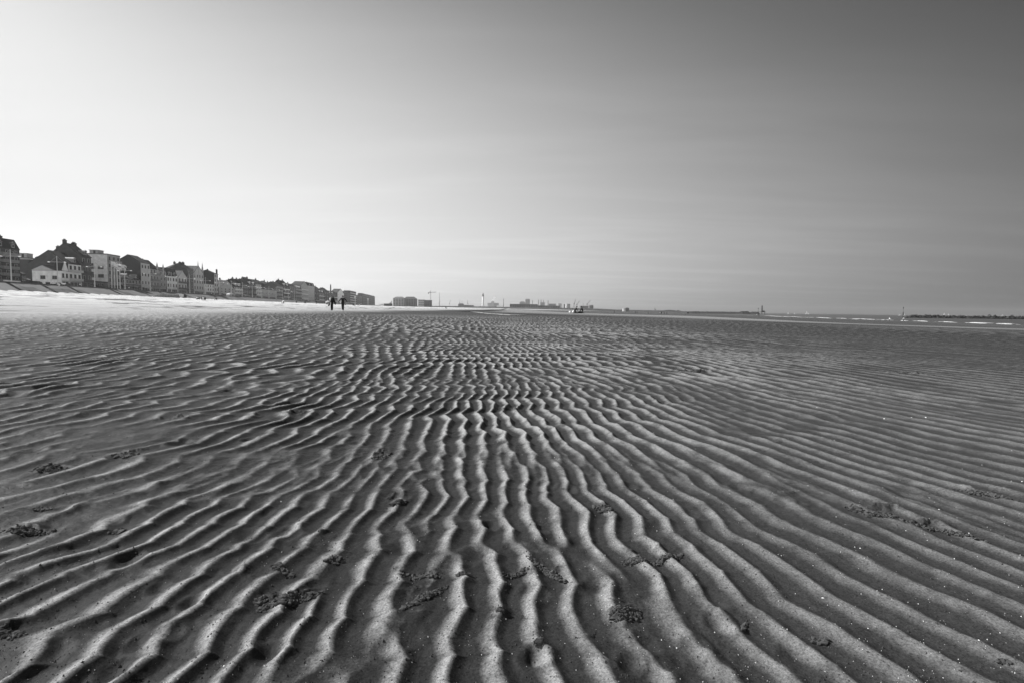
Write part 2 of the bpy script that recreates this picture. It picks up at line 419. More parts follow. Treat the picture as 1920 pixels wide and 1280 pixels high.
# ------------------------------------------------------------------ buildings
_win = {}
def window_mesh(w, h, fr, div=1):
    key = (round(w, 2), round(h, 2), fr, div)
    if key in _win: return _win[key]
    m = MB()
    t = 0.10 if h > 1 else 0.07
    m.box((-w / 2, -0.07, 0), (w / 2, 0.03, t)); m.box((-w / 2, -0.07, h - t), (w / 2, 0.03, h))
    for i in range(div + 1):
        x = -w / 2 + t / 2 + (w - t) * i / div
        m.box((x - t / 2, -0.068, t), (x + t / 2, 0.03, h - t))
    m.box((-w / 2 + t, -0.035, t), (w / 2 - t, 0.02, h - t), 1)
    m.box((-w / 2 - .1, -0.16, -0.1), (w / 2 + .1, 0.03, -0.003), 0)
    o = m.build('window', [grey(fr, 0.6, 0.05, 1, 'window_frame'), GLASS])
    _win[key] = o.data; bpy.data.objects.remove(o); return _win[key]
def put_window(root, x, y, z, w, h, fr, div=1, side=False):
    o = bpy.data.objects.new('window', window_mesh(w, h, fr, div)); COL.objects.link(o); o.parent = root; o.location = (x, y, z)
    if side: o.rotation_euler = (0, 0, -math.pi / 2)
    return o
def bld(name, cat, label, x0, x1, ey, ry, roof, D, wall, rtone, floors, cols, side=None, setback=0.0, balc=False, frame=0.45,
        chim=(), dorm=0, endwin=(), pin=(), rear=None, group=None, awn=0.0, zbase=PROM, ww=None, div=1, roofbox=None, fgable=None, shop=True):
    d0 = FRONT + setback
    s0 = s_of(x0, d0); s1 = s_of(x1, d0); Wd = s1 - s0; sm = (s0 + s1) / 2
    E = z_at(sm, d0, ey) - zbase; R = z_at(sm, d0 + (D / 2 if roof in ('ridge_s', 'hip', 'mansard') else 0), ry) - zbase
    R = max(R, E + 0.4); side = wall if side is None else side
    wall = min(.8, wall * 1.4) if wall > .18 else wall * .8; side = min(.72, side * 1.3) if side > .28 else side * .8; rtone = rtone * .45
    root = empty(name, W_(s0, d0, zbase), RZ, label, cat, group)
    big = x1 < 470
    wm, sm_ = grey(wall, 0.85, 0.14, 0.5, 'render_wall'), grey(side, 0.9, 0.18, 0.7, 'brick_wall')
    rm = grey(rtone, 0.7, 0.25, 0.8, 'roof_slate')
    W2 = Wd - 0.05
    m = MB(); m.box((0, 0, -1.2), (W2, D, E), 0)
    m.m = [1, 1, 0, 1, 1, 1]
    if roof == 'ridge_s': m.prism([(0, E), (D, E), (D / 2, R - .25)], 'x', 0.01, W2 - .01, 1)
    if roof == 'ridge_d': m.prism([(0, E), (W2, E), (W2 / 2, R - .25)], 'y', 0.0, D - .01, 0)
    if fgable:
        g0, g1, gy = fgable; zg = z_at(s0 + (g0 + g1) / 2 * Wd, d0, gy) - zbase
        m.prism([(g0 * Wd, E - .5), (g1 * Wd, E - .5), (g1 * Wd, E), ((g0 + g1) / 2 * Wd, zg), (g0 * Wd, E)], 'y', -0.12, 2.6, 0)
        gq = ((g0 + g1) / 2 * Wd, zg)
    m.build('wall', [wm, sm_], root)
    r = MB(); t = 0.22; ov = 0.35
    if roof == 'flat':
        r.box((-.12, -.12, E), (W2 + .12, 0.3, E + .5)); r.box((-.12, D - .3, E), (W2 + .12, D + .1, E + .5))
        r.box((-.12, .3, E), (.3, D - .3, E + .5)); r.box((W2 - .3, .3, E), (W2 + .12, D - .3, E + .5)); r.box((.3, .3, E), (W2 - .3, D - .3, E + .12))
        top = E + .12
    elif roof == 'ridge_s':
        sl = (R - E) / (D / 2); y0 = -ov; z0 = E - sl * ov
        r.prism([(y0, z0), (D / 2, R), (D - y0, z0), (D - y0, z0 - t), (D / 2, R - t), (y0, z0 - t)], 'x', -.15, W2 + .15)
        top = R
    elif roof == 'ridge_d':
        sl = (R - E) / (W2 / 2); x_ = -ov * .6; z0 = E - sl * ov * .6
        r.prism([(x_, z0), (W2 / 2, R), (W2 - x_, z0), (W2 - x_, z0 - t), (W2 / 2, R - t), (x_, z0 - t)], 'y', -.25, D + .15)
        top = R
    elif roof == 'hip':
        h = min(W2, D) / 2 * .96
        a = [(-.3, -.3, E), (W2 + .3, -.3, E), (W2 + .3, D + .3, E), (-.3, D + .3, E)]
        b = [(h, D / 2, R), (W2 - h, D / 2, R)] if W2 >= D else [(W2 / 2, h, R), (W2 / 2, D - h, R)]
        if W2 >= D: fs = [(0, 1, 5, 4), (1, 2, 5), (2, 3, 4, 5), (3, 0, 4), (0, 3, 2, 1)]
        else: fs = [(0, 1, 4), (1, 2, 5, 4), (2, 3, 5), (3, 0, 4, 5), (0, 3, 2, 1)]
        r.add(a + b, fs); top = R
    else:  # mansard
        k = 0.62; zi = E + (R - E) * .93; c = min(1.5, D * .15)
        v = [(-.2, -.2, E), (W2 + .2, -.2, E), (W2 + .2, D + .2, E), (-.2, D + .2, E), (.15, c, zi), (W2 - .15, c, zi), (W2 - .15, D - c, zi), (.15, D - c, zi),
             (W2 * .2, D / 2, R), (W2 * .8, D / 2, R)]
        r.add(v, [(0, 1, 5, 4), (1, 2, 6, 5), (2, 3, 7, 6), (3, 0, 4, 7), (4, 5, 9, 8), (5, 6, 9), (6, 7, 8, 9), (7, 4, 8), (0, 3, 2, 1)]); top = R
    if fgable:
        for xa in (g0 * Wd, g1 * Wd):
            sx = -.25 if xa < gq[0] else .25
            r.prism([(xa + sx, E - .1), (gq[0], gq[1] + .05), (gq[0], gq[1] + .3), (xa + sx, E + .15)], 'y', 0.1, 3.4)
    ro = r.build('roof', rm, root)
    for (cx, cy, cw, ch) in chim:
        c = MB(); x = cx * W2; y = cy * D
        if roof == 'ridge_s': zb = E + (R - E) * (1 - abs(cy - .5) * 2)
        elif roof == 'ridge_d': zb = E + (R - E) * (1 - abs(cx - .5) * 2)
        else: zb = top
        c.box((x - cw / 2, y - .45, zb - 1.0), (x + cw / 2, y + .45, top + ch)); c.box((x - cw / 2 - .1, y - .55, top + ch), (x + cw / 2 + .1, y + .55, top + ch + .15))
        nb = max(1, int(cw / .5))
        for i in range(nb):
            xx = x - cw / 2 + (i + .5) * cw / nb; c.tube([(xx, y, top + ch + .15), (xx, y, top + ch + .65)], [.16, .12], 6)
        c.build('chimney', grey(max(.03, side * .8), 0.9, .2, 1, 'chimney_brick'), ro)
    for k in range(dorm):
        x = (k + .5) / dorm * W2; dm = MB(); zz = E + .5; hh = min(1.7, (R - E) * .55)
        dm.box((x - .8, .05, zz), (x + .8, D * .22 + .6, zz + hh)); dm.prism([(x - 1, zz + hh), (x + 1, zz + hh), (x, zz + hh + .6)], 'y', -.15, D * .22 + .6)
        do = dm.build('dormer', grey(min(.28, wall * 1.2 + .05) if big else .45, .7, .1, 1, 'dormer_paint'), ro)
        dw = bpy.data.objects.new('window', window_mesh(1.0, hh * .7, frame)); COL.objects.link(dw); dw.parent = do; dw.location = (x, .05, zz + .2)
    g0 = 3.4 if (shop and E > 6) else .9
    fh = (E - g0) / max(1, floors)
    w = ww or min(1.5, W2 / cols * .55); hgt = min(fh * .58, 1.9)
    for i in range(floors):
        for j in range(cols):
            put_window(root, W2 * (j + .5) / cols, 0, g0 + fh * (i + .24), w, hgt, frame, div)
        for (fa, fb) in (((.04, .34), (.60, .92)) if name == 'apartment_block' else ((.06, .94),)) if balc else ():
            bm_ = MB(); z = g0 + fh * i + .05; bx0, bx1 = W2 * fa, W2 * fb
            bm_.box((bx0, -1.2, z - .16), (bx1, -.003, z)); bm_.box((bx0, -1.2, z + .0), (bx1, -1.12, z + .9))
            bm_.box((bx0, -1.12, z), (bx0 + .08, -.003, z + .9)); bm_.box((bx1 - .08, -1.12, z), (bx1, -.003, z + .9))
            bm_.build('balcony', grey(balc, .8, .1, 1, 'balcony_panel'), root)
    if shop and E > 6:
        sh = MB(); sh.box((W2 * .08, -.06, .1), (W2 * .92, .02, 2.7), 1); nn = max(2, int(W2 / 2.5))
        for i in range(nn + 1):
            x = W2 * .08 + W2 * .84 * i / nn; sh.box((x - .08, -.1, 0), (x + .08, .02, 2.8), 0)
        sh.box((W2 * .06, -.14, 2.8), (W2 * .94, .02, 3.15), 0)
        sh.build('shop_front', [grey(min(.5, wall + .1), .7, .1, 1, 'shop_paint'), GLASS], root)
    if awn:
        a = MB(); a.prism([(-1.9, 2.35), (-1.9, 2.2), (-.003, 2.95), (-.003, 3.15)], 'x', W2 * .1, W2 * .9)
        a.build('awning', grey(awn, .8, .1, 1, 'awning_canvas'), root)
    for (yy, z, w2, h2) in endwin:
        put_window(root, 0, yy, z, w2, h2, frame, 2, side=True)
    for (fx, fy, pw, py) in pin:
        zt = z_at(s0 + fx * Wd, d0 + fy, py) - zbase; p = MB(); x = fx * W2
        p.tube([(x, fy, E - 2.5), (x, fy, E + (zt - E) * .25), (x, fy, E + (zt - E) * .3), (x, fy, zt)], [pw, pw, pw * 1.25, .04], 8)
        p.build('pinnacle', grey(.38, .8, .1, 1, 'pinnacle_stone'), root)
    if rear:
        dep, ryy = rear; zr = z_at(s0, d0 + D, ryy) - zbase; q = MB()
        q.box((0, D + .003, -1.2), (W2, D + dep, zr)); q.box((-.1, D + .003, zr), (W2, D + dep + .1, zr + .25), 0)
        rw = q.build('rear_wing', sm_, root)
        gd = MB(); gd.box((-.06, D + 1.0, 0), (.02, D + dep - .6, 2.9)); gd.build('garage_door', DARK, rw)
    if roofbox:
        fx, fy, bw, bd, bh = roofbox; q = MB(); q.box((fx, fy, top), (fx + bw, fy + bd, top + bh)); q.box((fx - .2, fy - .2, top + bh), (fx + bw + .2, fy + bd + .2, top + bh + .2))
        q.box((fx - .05, fy + bd * .3, top + .3), (fx - .001, fy + bd * .55, top + bh - .2), 1)
        q.build('lift_housing', [grey(.3, .8, .1, 1, 'housing_render'), DARK], ro)
    return root

G = 'houses in the long row along the promenade'
def H(*a, **k): return bld('seafront_house', 'house', *a, group=G, **k)
bld('apartment_block', 'apartments', 'tall dark brick apartment block with mansard roof at the left end of the row', -60, 41, 463, 440, 'mansard', 13, .075, .045, 5, 6,
    side=.05, balc=.20, chim=((.12, .35, 1.6, 1.2), (.55, .3, 2.2, .4), (.93, .4, 1.2, .8)), dorm=4, frame=.35, group=G, shop=False, div=2)
H('little dark house with a pitched roof squeezed against the tall apartment block', 42.5, 50, 513, 503, 'ridge_s', 9, .07, .04, 1, 2, awn=.3)
bld('rear_apartment_block', 'apartments', 'pale grey flat-roofed block seen behind the gap beside the tall apartment block', 60, 70, 486, 484, 'flat', 9, .3, .2, 4, 2, setback=36, frame=.2, group=G,
    roofbox=(1, 2, 4, 4, 2.4), shop=False)
H('low white house with dark hipped roof and a pointed white front gable', 117, 131, 509, 498, 'hip', 11, .62, .04, 1, 2, side=.55, fgable=(.12, .95, 491), frame=.15,
  endwin=((2.5, 3.6, 1.9, 1.5), (7.0, 3.6, 1.9, 1.5), (2.2, .4, 1.6, 1.9), (5.2, .4, 1.8, 1.9), (8.2, .4, 1.6, 1.9)), dorm=0)
H('house with white balconied front, steep dark roof and a huge blank brick gable', 131, 155, 495, 471, 'ridge_s', 15, .5, .04, 2, 3, side=.075, balc=.45, frame=.2, dorm=1,
  chim=((.08, .83, .9, -3.4), (.9, .5, 1.2, -.5)), rear=(7, 488))
H('tallest dark gabled house with several chimneys and stacked balconies', 155, 174, 481, 457, 'ridge_s', 13, .09, .045, 3, 2, side=.06, balc=.07, frame=.4,
  chim=((.1, .52, 1.6, 1.1), (.3, .8, 1.3, -1.8), (.75, .45, 2.4, .3)), dorm=1)
bld('shop_pavilion', 'shop', 'low flat dark shop pavilion in the gap before the modern pale block', 175, 203.5, 530, 529, 'flat', 9, .12, .06, 1, 4, side=.07, group=G, shop=False, frame=.3)
bld('modern_apartment_block', 'apartments', 'modern flat-roofed block with pale blank end wall and lift housing on top', 204, 228, 480, 478, 'flat', 11, .2, .25, 4, 3, side=.42, balc=.26, frame=.2, group=G,
    endwin=((3.0, 10.4, 2.6, 1.5), (6.8, 10.4, 2.6, 1.5), (3.0, 6.2, 2.6, 1.7), (6.8, 6.2, 2.6, 1.7)), roofbox=(1, 4.5, 4.5, 3.8, 2.0))
H('low house with two small dormers and a wide white-framed glazed upper floor', 231, 265, 523, 514, 'ridge_s', 11, .16, .035, 1, 6, side=.05, frame=.6, dorm=2, ww=2.1)
H('broad black gabled house with a narrow pale front, between glazed low house and twin roofs', 266, 283, 493, 479, 'ridge_s', 12.5, .33, .035, 3, 3, side=.04, frame=.5, awn=.5)
H('house with pale bays under a big dark roof with one chimney at its ridge', 283, 300, 504, 487, 'ridge_s', 11, .24, .04, 3, 3, side=.07, chim=((.05, .75, 1.8, -1.5), (.4, .5, 1.2, -.2)), balc=.2, frame=.5, pin=((.8, 0.0, .5, 492),))
H('narrow grey house flanked by a pale pinnacle, beside the big dark roof', 300, 313, 508, 499, 'ridge_s', 10, .2, .05, 3, 2, side=.1, frame=.5, pin=((.6, 0.0, .5, 495),))
H('small white three-window house below a dark mansard roof', 314, 334, 519, 502, 'mansard', 11, .5, .045, 2, 4, side=.1, frame=.1, dorm=2)
H('house with a whitewashed pointed gable front and darker ground floor', 335, 352, 520, 508, 'ridge_d', 10, .38, .06, 2, 3, side=.2, frame=.2, balc=.1)
bld('rear_house', 'house', 'dark hipped house rising behind the whitewashed gable, with two fat chimneys', 343, 358, 505, 494, 'hip', 11, .1, .045, 3, 2, setback=13, chim=((.15, .5, 1.6, .3), (.85, .5, 2.2, .6)), group=G, shop=False)
H('plain grey house with fat brick chimney stacks, left of the twin-spired house', 353, 364, 505, 495, 'ridge_s', 11, .16, .05, 3, 2, side=.06, chim=((.3, .5, 2.4, .6), (.8, .5, 2.4, .9)), frame=.4)
H('twin-spired stone house, the two tallest thin spires of the row', 364, 383, 513, 499, 'ridge_d', 11, .33, .05, 3, 4, side=.12, frame=.15, pin=((.5, .2, .55, 490), (.93, .2, .6, 493), (.12, .2, .45, 499)))
H('low white flat-roofed house between the spires and a dark blank gable', 384, 402.5, 534, 533, 'flat', 9, .5, .3, 2, 4, side=.3, frame=.1)
H('narrow pale house with a turreted corner and dark blank brick gable', 403, 410, 514, 507, 'ridge_s', 12, .36, .04, 4, 2, side=.05, chim=((.3, .45, 1.5, .2), (.9, .05, 1.0, .6)), frame=.2)
H('grey house with one wide gable facing the sea, lowest of its neighbours', 413, 440, 541, 526, 'ridge_d', 12, .30, .05, 2, 4, side=.15, frame=.12, awn=.6)
far = [
 ('dull grey house with a long dark roof beside the wide sea-facing gable', 440, 454, 538, 526, 'ridge_s', .2, .05, 2, 3, ((.3, .5, 1.4, .6),)),
 ('tall-roofed house in the middle of the row with three dormers', 454, 466, 533, 524, 'mansard', .16, .05, 2, 3, ((.8, .5, 2, .5),)),
 ('dark house under a peaked hip roof, highest peak of the middle stretch', 466, 480, 535, 520, 'hip', .13, .04, 2, 3, ((.2, .5, 1.6, -.5), (.8, .5, 1.8, .3))),
 ('house with tall pale pilasters running up its front', 480, 490, 533, 524, 'ridge_s', .34, .06, 3, 2, ()),
 ('wide low grey flat-roofed building with one dark doorway', 490, 519, 544, 543, 'flat', .19, .15, 1, 5, ()),
 ('pale grey house with a chimney, just past the wide low building', 519, 531, 537, 529, 'ridge_s', .22, .06, 3, 3, ((.4, .5, 1.6, .5),)),
 ('dark double-chimney house with a steep end gable', 531, 543, 537, 526, 'ridge_s', .09, .04, 3, 2, ((.2, .5, 1.6, .9), (.8, .5, 1.6, .9))),
 ('grey rendered house with flat top, right of the double-chimney house', 543, 555, 537, 535, 'flat', .17, .1, 3, 3, ()),
 ('slim house with a big square chimney, left of the light gabled pair', 555, 565, 541, 535, 'ridge_s', .14, .05, 3, 2, ((.3, .5, 2.6, 1.2),)),
 ('first of the light gabled pair, pointed gable facing the sea', 565, 578, 536, 528, 'ridge_d', .3, .06, 3, 3, ()),
 ('second of the light gabled pair, with a dark flat attic', 578, 590, 537, 530, 'mansard', .26, .05, 3, 3, ((.5, .5, 2, .2),)),
 ('stepped dark house sloping down from the light gabled pair', 590, 598, 545, 538, 'ridge_s', .09, .045, 2, 2, ()),
 ('small house with a chimney at each end, left of the factory chimney', 598, 608, 549, 542, 'ridge_s', .12, .05, 2, 2, ((.1, .5, 2, .8), (.9, .5, 2, .8))),
 ('rounded-roof dark house right under the factory chimney', 608, 617, 547, 540, 'hip', .1, .045, 3, 2, ((.5, .5, 2, .3),)),
 ('plain low terrace house behind the two walkers', 617, 626, 551, 545, 'ridge_s', .12, .06, 2, 2, ()),
 ('darker terrace house between the two walkers', 626, 633, 552, 546, 'ridge_s', .09, .06, 2, 2, ()),
 ('pale house with a broad pediment gable near the end of the row', 633, 645, 550, 542, 'ridge_d', .42, .08, 3, 3, ()),
 ('grey flat-topped block with rows of balconies, right of the pediment house', 645, 656, 548, 546.5, 'flat', .14, .1, 5, 3, ()),
 ('darkest flat block towards the end of the row', 656, 668, 547, 546, 'flat', .08, .06, 5, 3, ((.2, .5, 3, .5), (.8, .5, 3, .5))),
 ('short grey block stepping down near the row end', 668, 679, 555, 554, 'flat', .16, .1, 3, 3, ()),
 ('last long dark flat-roofed building of the row', 680, 703, 555, 553, 'mansard', .12, .08, 4, 5, ()),
]
for i_, (lab, x0, x1, e, r_, rf, wl, rt, fl, co, ch) in enumerate(far):
    wl = wl * (1.5, .9, 1.2, 1.0)[i_ % 4]
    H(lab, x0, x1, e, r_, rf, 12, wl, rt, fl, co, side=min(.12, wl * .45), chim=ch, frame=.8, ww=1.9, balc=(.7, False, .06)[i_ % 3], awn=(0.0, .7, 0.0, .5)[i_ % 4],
      dorm=(2 if rf in ('mansard', 'ridge_s', 'hip') and i_ % 2 == 0 else 0))

for (lab, x0, x1, e, r_, rf, ch) in (
  ('dark rear roof peeking above the left half of the wide sea-facing gable', 424, 434, 531, 525, 'hip', ((.2, .5, 1.6, 1.0),)),
  ('dark rear house with two chimneys above the long dark roof', 447, 457, 529, 523, 'ridge_s', ((.2, .5, 1.6, .8), (.9, .5, 1.6, .8))),
  ('rear house roof rising behind the pale pilasters', 486, 495, 531, 525, 'ridge_s', ((.5, .5, 1.8, .9),)),
  ('first ragged rear roof above the wide low building', 499, 508, 533, 527, 'hip', ((.8, .5, 1.8, .8),)),
  ('second lighter rear house above the wide low building', 509, 519, 534, 530, 'ridge_d', ((.3, .5, 1.6, .6),)),
  ('rear roof with a square chimney between double-chimney house and flat top', 546, 554, 536, 532, 'ridge_s', ((.3, .5, 2.4, 1.0),)),
  ('rear roof just left of the light gabled pair', 559, 567, 535, 531, 'hip', ()),
  ('rear chimney house behind the stepped dark house', 591, 600, 542, 537, 'ridge_s', ((.2, .5, 2.0, .9), (.8, .5, 2.0, 1.0)))):
    bld('rear_house', 'house', lab, x0, x1, e, r_, rf, 11, .11, .05, 2, 2, side=.06, setback=15, chim=ch, group='houses in the second row', shop=False, frame=.3)

# factory chimney behind the row
def stack(px, ytop, ybot, Y, w, tone, label, name='factory_chimney'):
    a = at_depth(px, ybot, Y); b = at_depth(px, ytop, Y); m = MB(); h = b.z - a.z + 6
    m.tube([(0, 0, 0), (0, 0, h * .97), (0, 0, h * .975), (0, 0, h)], [w * .62, w * .45, w * .52, w * .52], 12)
    return tag(m.build(name, grey(tone, .8, .15, .1, 'chimney_concrete'), loc=(a.x, Y, a.z - 6)), label, 'chimney')
stack(620, 534, 550, 760, 1.8, .1, 'tall factory chimney sticking up behind the roofs above the left walker')

# ------------------------------------------------------------------ lamps, flags and other street furniture on the promenade
def make_lamp():
    t = empty('street_lamp', (0, 0, 0), RZ)
    m = MB(); m.tube([(0, 0, -.2), (0, 0, .8), (0, 0, .85), (0, 0, 11.3)], [.28, .25, .19, .09], 8)
    m.build('pole', grey(.52, .5, .05, 1, 'lamp_paint'), t)
    m = MB(); m.tube([(0, -2.6, 9.0), (0, 2.6, 9.0)], .075, 6); m.build('cross_arm', grey(.52, .5, .05, 1, 'lamp_paint'), t)
    for sg in (-1, 1):
        m = MB(); m.tube([(0, sg * 2.3, 9.0), (0, 0, 11.2)], .03, 4); m.build('stay', grey(.3, .5, .05, 1, 'lamp_paint'), t)
        m = MB(); m.ball((0, sg * 2.75, 8.95), (.3, .45, .2), 10); m.build('lamp_head', grey(.95, .35, .02, 1, 'lamp_glass'), t, smooth=True)
    return t
lamp0 = make_lamp()
lamps = [(176, 'in front of the tall apartment block'), (198, 'in front of the low white house with pointed gable'), (220, 'before the modern flat-roofed block'),
         (242, 'just right of the four flags'), (264, 'before the broad black gabled house'), (286, 'before the small white three-window house'),
         (308, 'left of the twin-spired house'), (330, 'just right of the twin-spired house'), (352, 'before the turreted pale house'),
         (374, 'before the wide sea-facing gable'), (396, 'right of the wide sea-facing gable'), (418, 'before the house with pale pilasters')]
k = 0
for Zd, lab in lamps + [(440 + 22 * i, None) for i in range(6)]:
    o = lamp0 if k == 0 else copy_tree(lamp0); k += 1
    o.location = W_(Zd / .9864, 1.2, PROM)
    tag(o, 'white twin-headed lamp post ' + lab if lab else 'small far twin-headed lamp post on the distant half of the promenade', 'street lamp', 'twin-headed lamp posts along the promenade')

def make_flag(px, lab, seed):
    s = s_of(px, 2.0); t = empty('flagpole', W_(s, 2.0, PROM), 0.0, lab, 'flagpole', 'flagpoles before the modern block')
    top = z_at(s, 2.0, 490 + (px - 211) * .25) - PROM
    m = MB(); m.tube([(0, 0, -.2), (0, 0, top)], [.13, .07], 8); m.ball((0, 0, top), .14); m.build('pole', grey(.7, .4, .05, 1, 'pole_paint'), t)
    rr = random.Random(seed); nx, nz = 14, 7; v = []; f = []
    for i in range(nx + 1):
        for j in range(nz + 1):
            a = i / nx; x = 3.9 * a; z = top - .3 - 2.2 * j / nz - 1.3 * a ** 1.4 + .2 * math.sin(7 * a + seed)
            y = -.9 * a + .35 * math.sin(9 * a + seed * 2 + j * .4) * a ** .5
            v.append((x, y, z))
    for i in range(nx):
        for j in range(nz):
            a = i * (nz + 1) + j; f.append((a, a + 1, a + nz + 2, a + nz + 1))
    m = MB()
    for q in range(len(f)): m.m.append(1 if (q % nz) in ((2, 3) if seed % 2 else (5,)) or (q // nz) == 4 + seed else 0)
    m.v = v; m.f = f
    m.build('flag', [grey(.6, .7, .05, 1, 'flag_cloth'), grey(.25, .7, .05, 1, 'flag_cloth')], t, smooth=True)
for i, (px, lab) in enumerate(((211, 'white flagpole with wind-blown flag, leftmost of the four before the modern block'), (216.5, 'flagpole with a striped flag, second from left of the four'),
                               (221.5, 'flagpole with a pale flag, third from left of the four'), (226.5, 'rightmost of the four flagpoles, flag streaming out past the block'))):
    make_flag(px, lab, i)

def make_car(tone):
    t = empty('parked_car', (0, 0, 0))
    m = MB(); prof = [(-2.1, .35), (2.1, .35), (2.15, .8), (1.3, .92), (.75, 1.42), (-1.2, 1.45), (-1.9, .95), (-2.15, .85)]
    m.prism(prof, 'y', -.85, .85); m.build('body', grey(tone, .7, .05, 1, 'car_paint'), t)
    m = MB(); m.prism([(1.12, .95), (.68, 1.36), (-1.1, 1.39), (-1.6, .98)], 'y', -.87, .87); m.build('window', GLASS, t)
    for x in (-1.35, 1.35):
        for y in (-.8, .8):
            m = MB(); m.tube([(x, y - .11, .32), (x, y + .11, .32)], .33, 12); w = m.build('wheel', DARK, t)
    return t
cars = [(60, .03, 'dark car parked left end, below the blank brick annex'), (69, .05, 'dark grey car parked beside the white house corner'),
        (108, .04, 'black car parked under the white house end wall'), (126, .07, 'paler car parked before the pointed white gable'),
        (180, .03, 'black car parked in front of the low shop pavilion'), (196, .06, 'mid-grey car parked left of the flagpoles'),
        (236, .06, 'dark car parked right of the flagpoles')]
for i, (px, tn, lab) in enumerate(cars):
    c = make_car(tn); s = s_of(px, 6.5); c.location = W_(s, 6.5, PROM); c.rotation_euler = (0, 0, RZ + random.uniform(-.05, .05))
    tag(c, lab, 'car', 'cars parked on the promenade')

def bx(name, label, cat, px, py, d, size, tone, z=None, parts=None, group=None):
    s = s_of(px, d); t = empty(name, W_(s, d, PROM if z is None else z), RZ, label, cat, group); return t
# white bench-like boat stand at the first lamp
t = bx('bench', 'long white bench at the foot of the first lamp post', 'bench', 25, 529, .9, None, .8)
m = MB(); m.prism([(-3.2, .35), (3.0, .35), (3.3, .62), (-3.4, .75)], 'y', -.35, .35); m.build('seat', WHITE, t)
for x in (-2.2, 2.2):
    m = MB(); m.box((x - .15, -.25, 0), (x + .15, .25, .349)); m.build('leg', WHITE, t)
t = bx('round_sign', 'small round white sign on the sea wall below the white house', 'sign', 112.5, 535, -3.5, None, .8, z=6.0)
m = MB(); m.tube([(0, 0, .2), (0, 0, 1.6)], .05, 6); m.build('post', grey(.3), t)
m = MB(); m.tube([(0, -.06, 1.7), (0, .06, 1.7)], .45, 14); m.build('disc', WHITE, t)
# parasol before the wide gable
t = bx('parasol', 'white parasol open in front of the wide sea-facing gable', 'parasol', 432, 552, 4.0, None, .8)
m = MB(); m.tube([(0, 0, 0), (0, 0, 3.0)], .06, 6); m.build('pole', grey(.4), t)
m = MB(); m.tube([(0, 0, 2.1), (0, 0, 2.15), (0, 0, 3.1)], [2.0, 2.0, .05], 8); m.build('canopy', WHITE, t)
t = bx('beach_shelter', 'second small white shelter under the parasol terrace', 'shelter', 429, 553, 2.5, None, .8)
m = MB(); m.prism([(-1.5, 0), (1.5, 0), (1.5, 1.5), (0, 2.0), (-1.5, 1.5)], 'y', -1, 1); m.build('canvas', WHITE, t)
m = MB(); m.box((-.5, -1.05, 0), (.5, -.95, 1.3)); m.build('opening', DARK, t)
for px, lab in ((666, 'white globe lamp on a thick pale column near the row end'), (690, 'smaller white globe lamp before the last long building')):
    s = s_of(px, 1.5); hh = (z_at(s, 1.5, 557.5 if px == 666 else 561) - PROM)
    t = empty('globe_lamp', W_(s, 1.5, PROM), RZ, lab, 'lamp')
    m = MB(); m.tube([(0, 0, -2), (0, 0, hh - 1.2)], [1.0, .8], 8); m.build('column', grey(.5), t)
    m = MB(); m.ball((0, 0, hh - .2), 1.5, 10); m.build('globe', WHITE, t, smooth=True)

# white trailer and canvas windbreak on the upper beach
def beach_pt(px, py): return gp(px, py)
p = W_(s_of(342, -14), -14); p.z = gz(p.x, p.y); sc = p.y / 960
t = empty('trailer', p, RZ * 0 + math.radians(8), 'white box trailer parked on the sand at the foot of the sea wall', 'trailer')
m = MB(); m.box((-5 * sc, -1, .45), (4 * sc, 1, 7 * sc)); m.build('box', WHITE, t)
for x in (-1, 1):
    m = MB(); m.tube([(x, -1.02, .35), (x, -.8, .35)], .35, 12); m.build('wheel', DARK, t)
m = MB(); m.box((4 * sc + .05, -.9, .1), (6.6 * sc, .9, 1.4)); m.prism([(4 * sc + .05, 1.4), (6 * sc, 1.4), (5.6 * sc, 1.9), (4.4 * sc, 1.9)], 'y', -.8, .8); m.build('tow_tractor', DARK, t)
p0 = W_(s_of(287, -12), -12); p1 = W_(s_of(336, -13), -13); m = MB(); n = 26
for i in range(n + 1):
    a = i / n; q = p0.lerp(p1, a); zz = gz(q.x, q.y); h = 1.3 * min(1, a * 3) + .25 * math.sin(i * 2.3)
    m.v += [(q.x, q.y, zz - .3), (q.x, q.y, zz + .3 + h), (q.x - .12, q.y + .1, zz + .3 + h), (q.x - .12, q.y + .1, zz - .3)]
    if i:
        a0 = (i - 1) * 4
        for k in range(3): m.f.append((a0 + k, a0 + k + 1, a0 + k + 5, a0 + k + 4)); m.m.append(0)
tag(m.build('windbreak_fence', grey(.26, .9, .3, .8, 'canvas')), 'long sagging grey canvas windbreak fence left of the white trailer', 'fence')
# ------------------------------------------------------------------ sea, surf, puddle
def water_mat(name, col, rough, sc, strength):
    m, nt, b = new_mat(name); b.inputs['Base Color'].default_value = (col, col, col, 1); b.inputs['Roughness'].default_value = rough
    b.inputs['IOR'].default_value = 1.33
    tc = nt.nodes.new('ShaderNodeTexCoord'); mp = nt.nodes.new('ShaderNodeMapping'); mp.inputs['Scale'].default_value = (1, .35, 1); mp.inputs['Rotation'].default_value = (0, 0, .2)
    n = nt.nodes.new('ShaderNodeTexNoise'); n.inputs['Scale'].default_value = sc; n.inputs['Detail'].default_value = 6
    bp = nt.nodes.new('ShaderNodeBump'); bp.inputs['Strength'].default_value = strength; bp.inputs['Distance'].default_value = .3
    nt.links.new(tc.outputs['Object'], mp.inputs[0]); nt.links.new(mp.outputs[0], n.inputs['Vector']); nt.links.new(n.outputs['Fac'], bp.inputs['Height'])
    nt.links.new(bp.outputs[0], b.inputs['Normal']); return m
m = MB(); rs = [-60, 0, 60, 150, 300, 600, 1200, 2500, 4200, 6400]
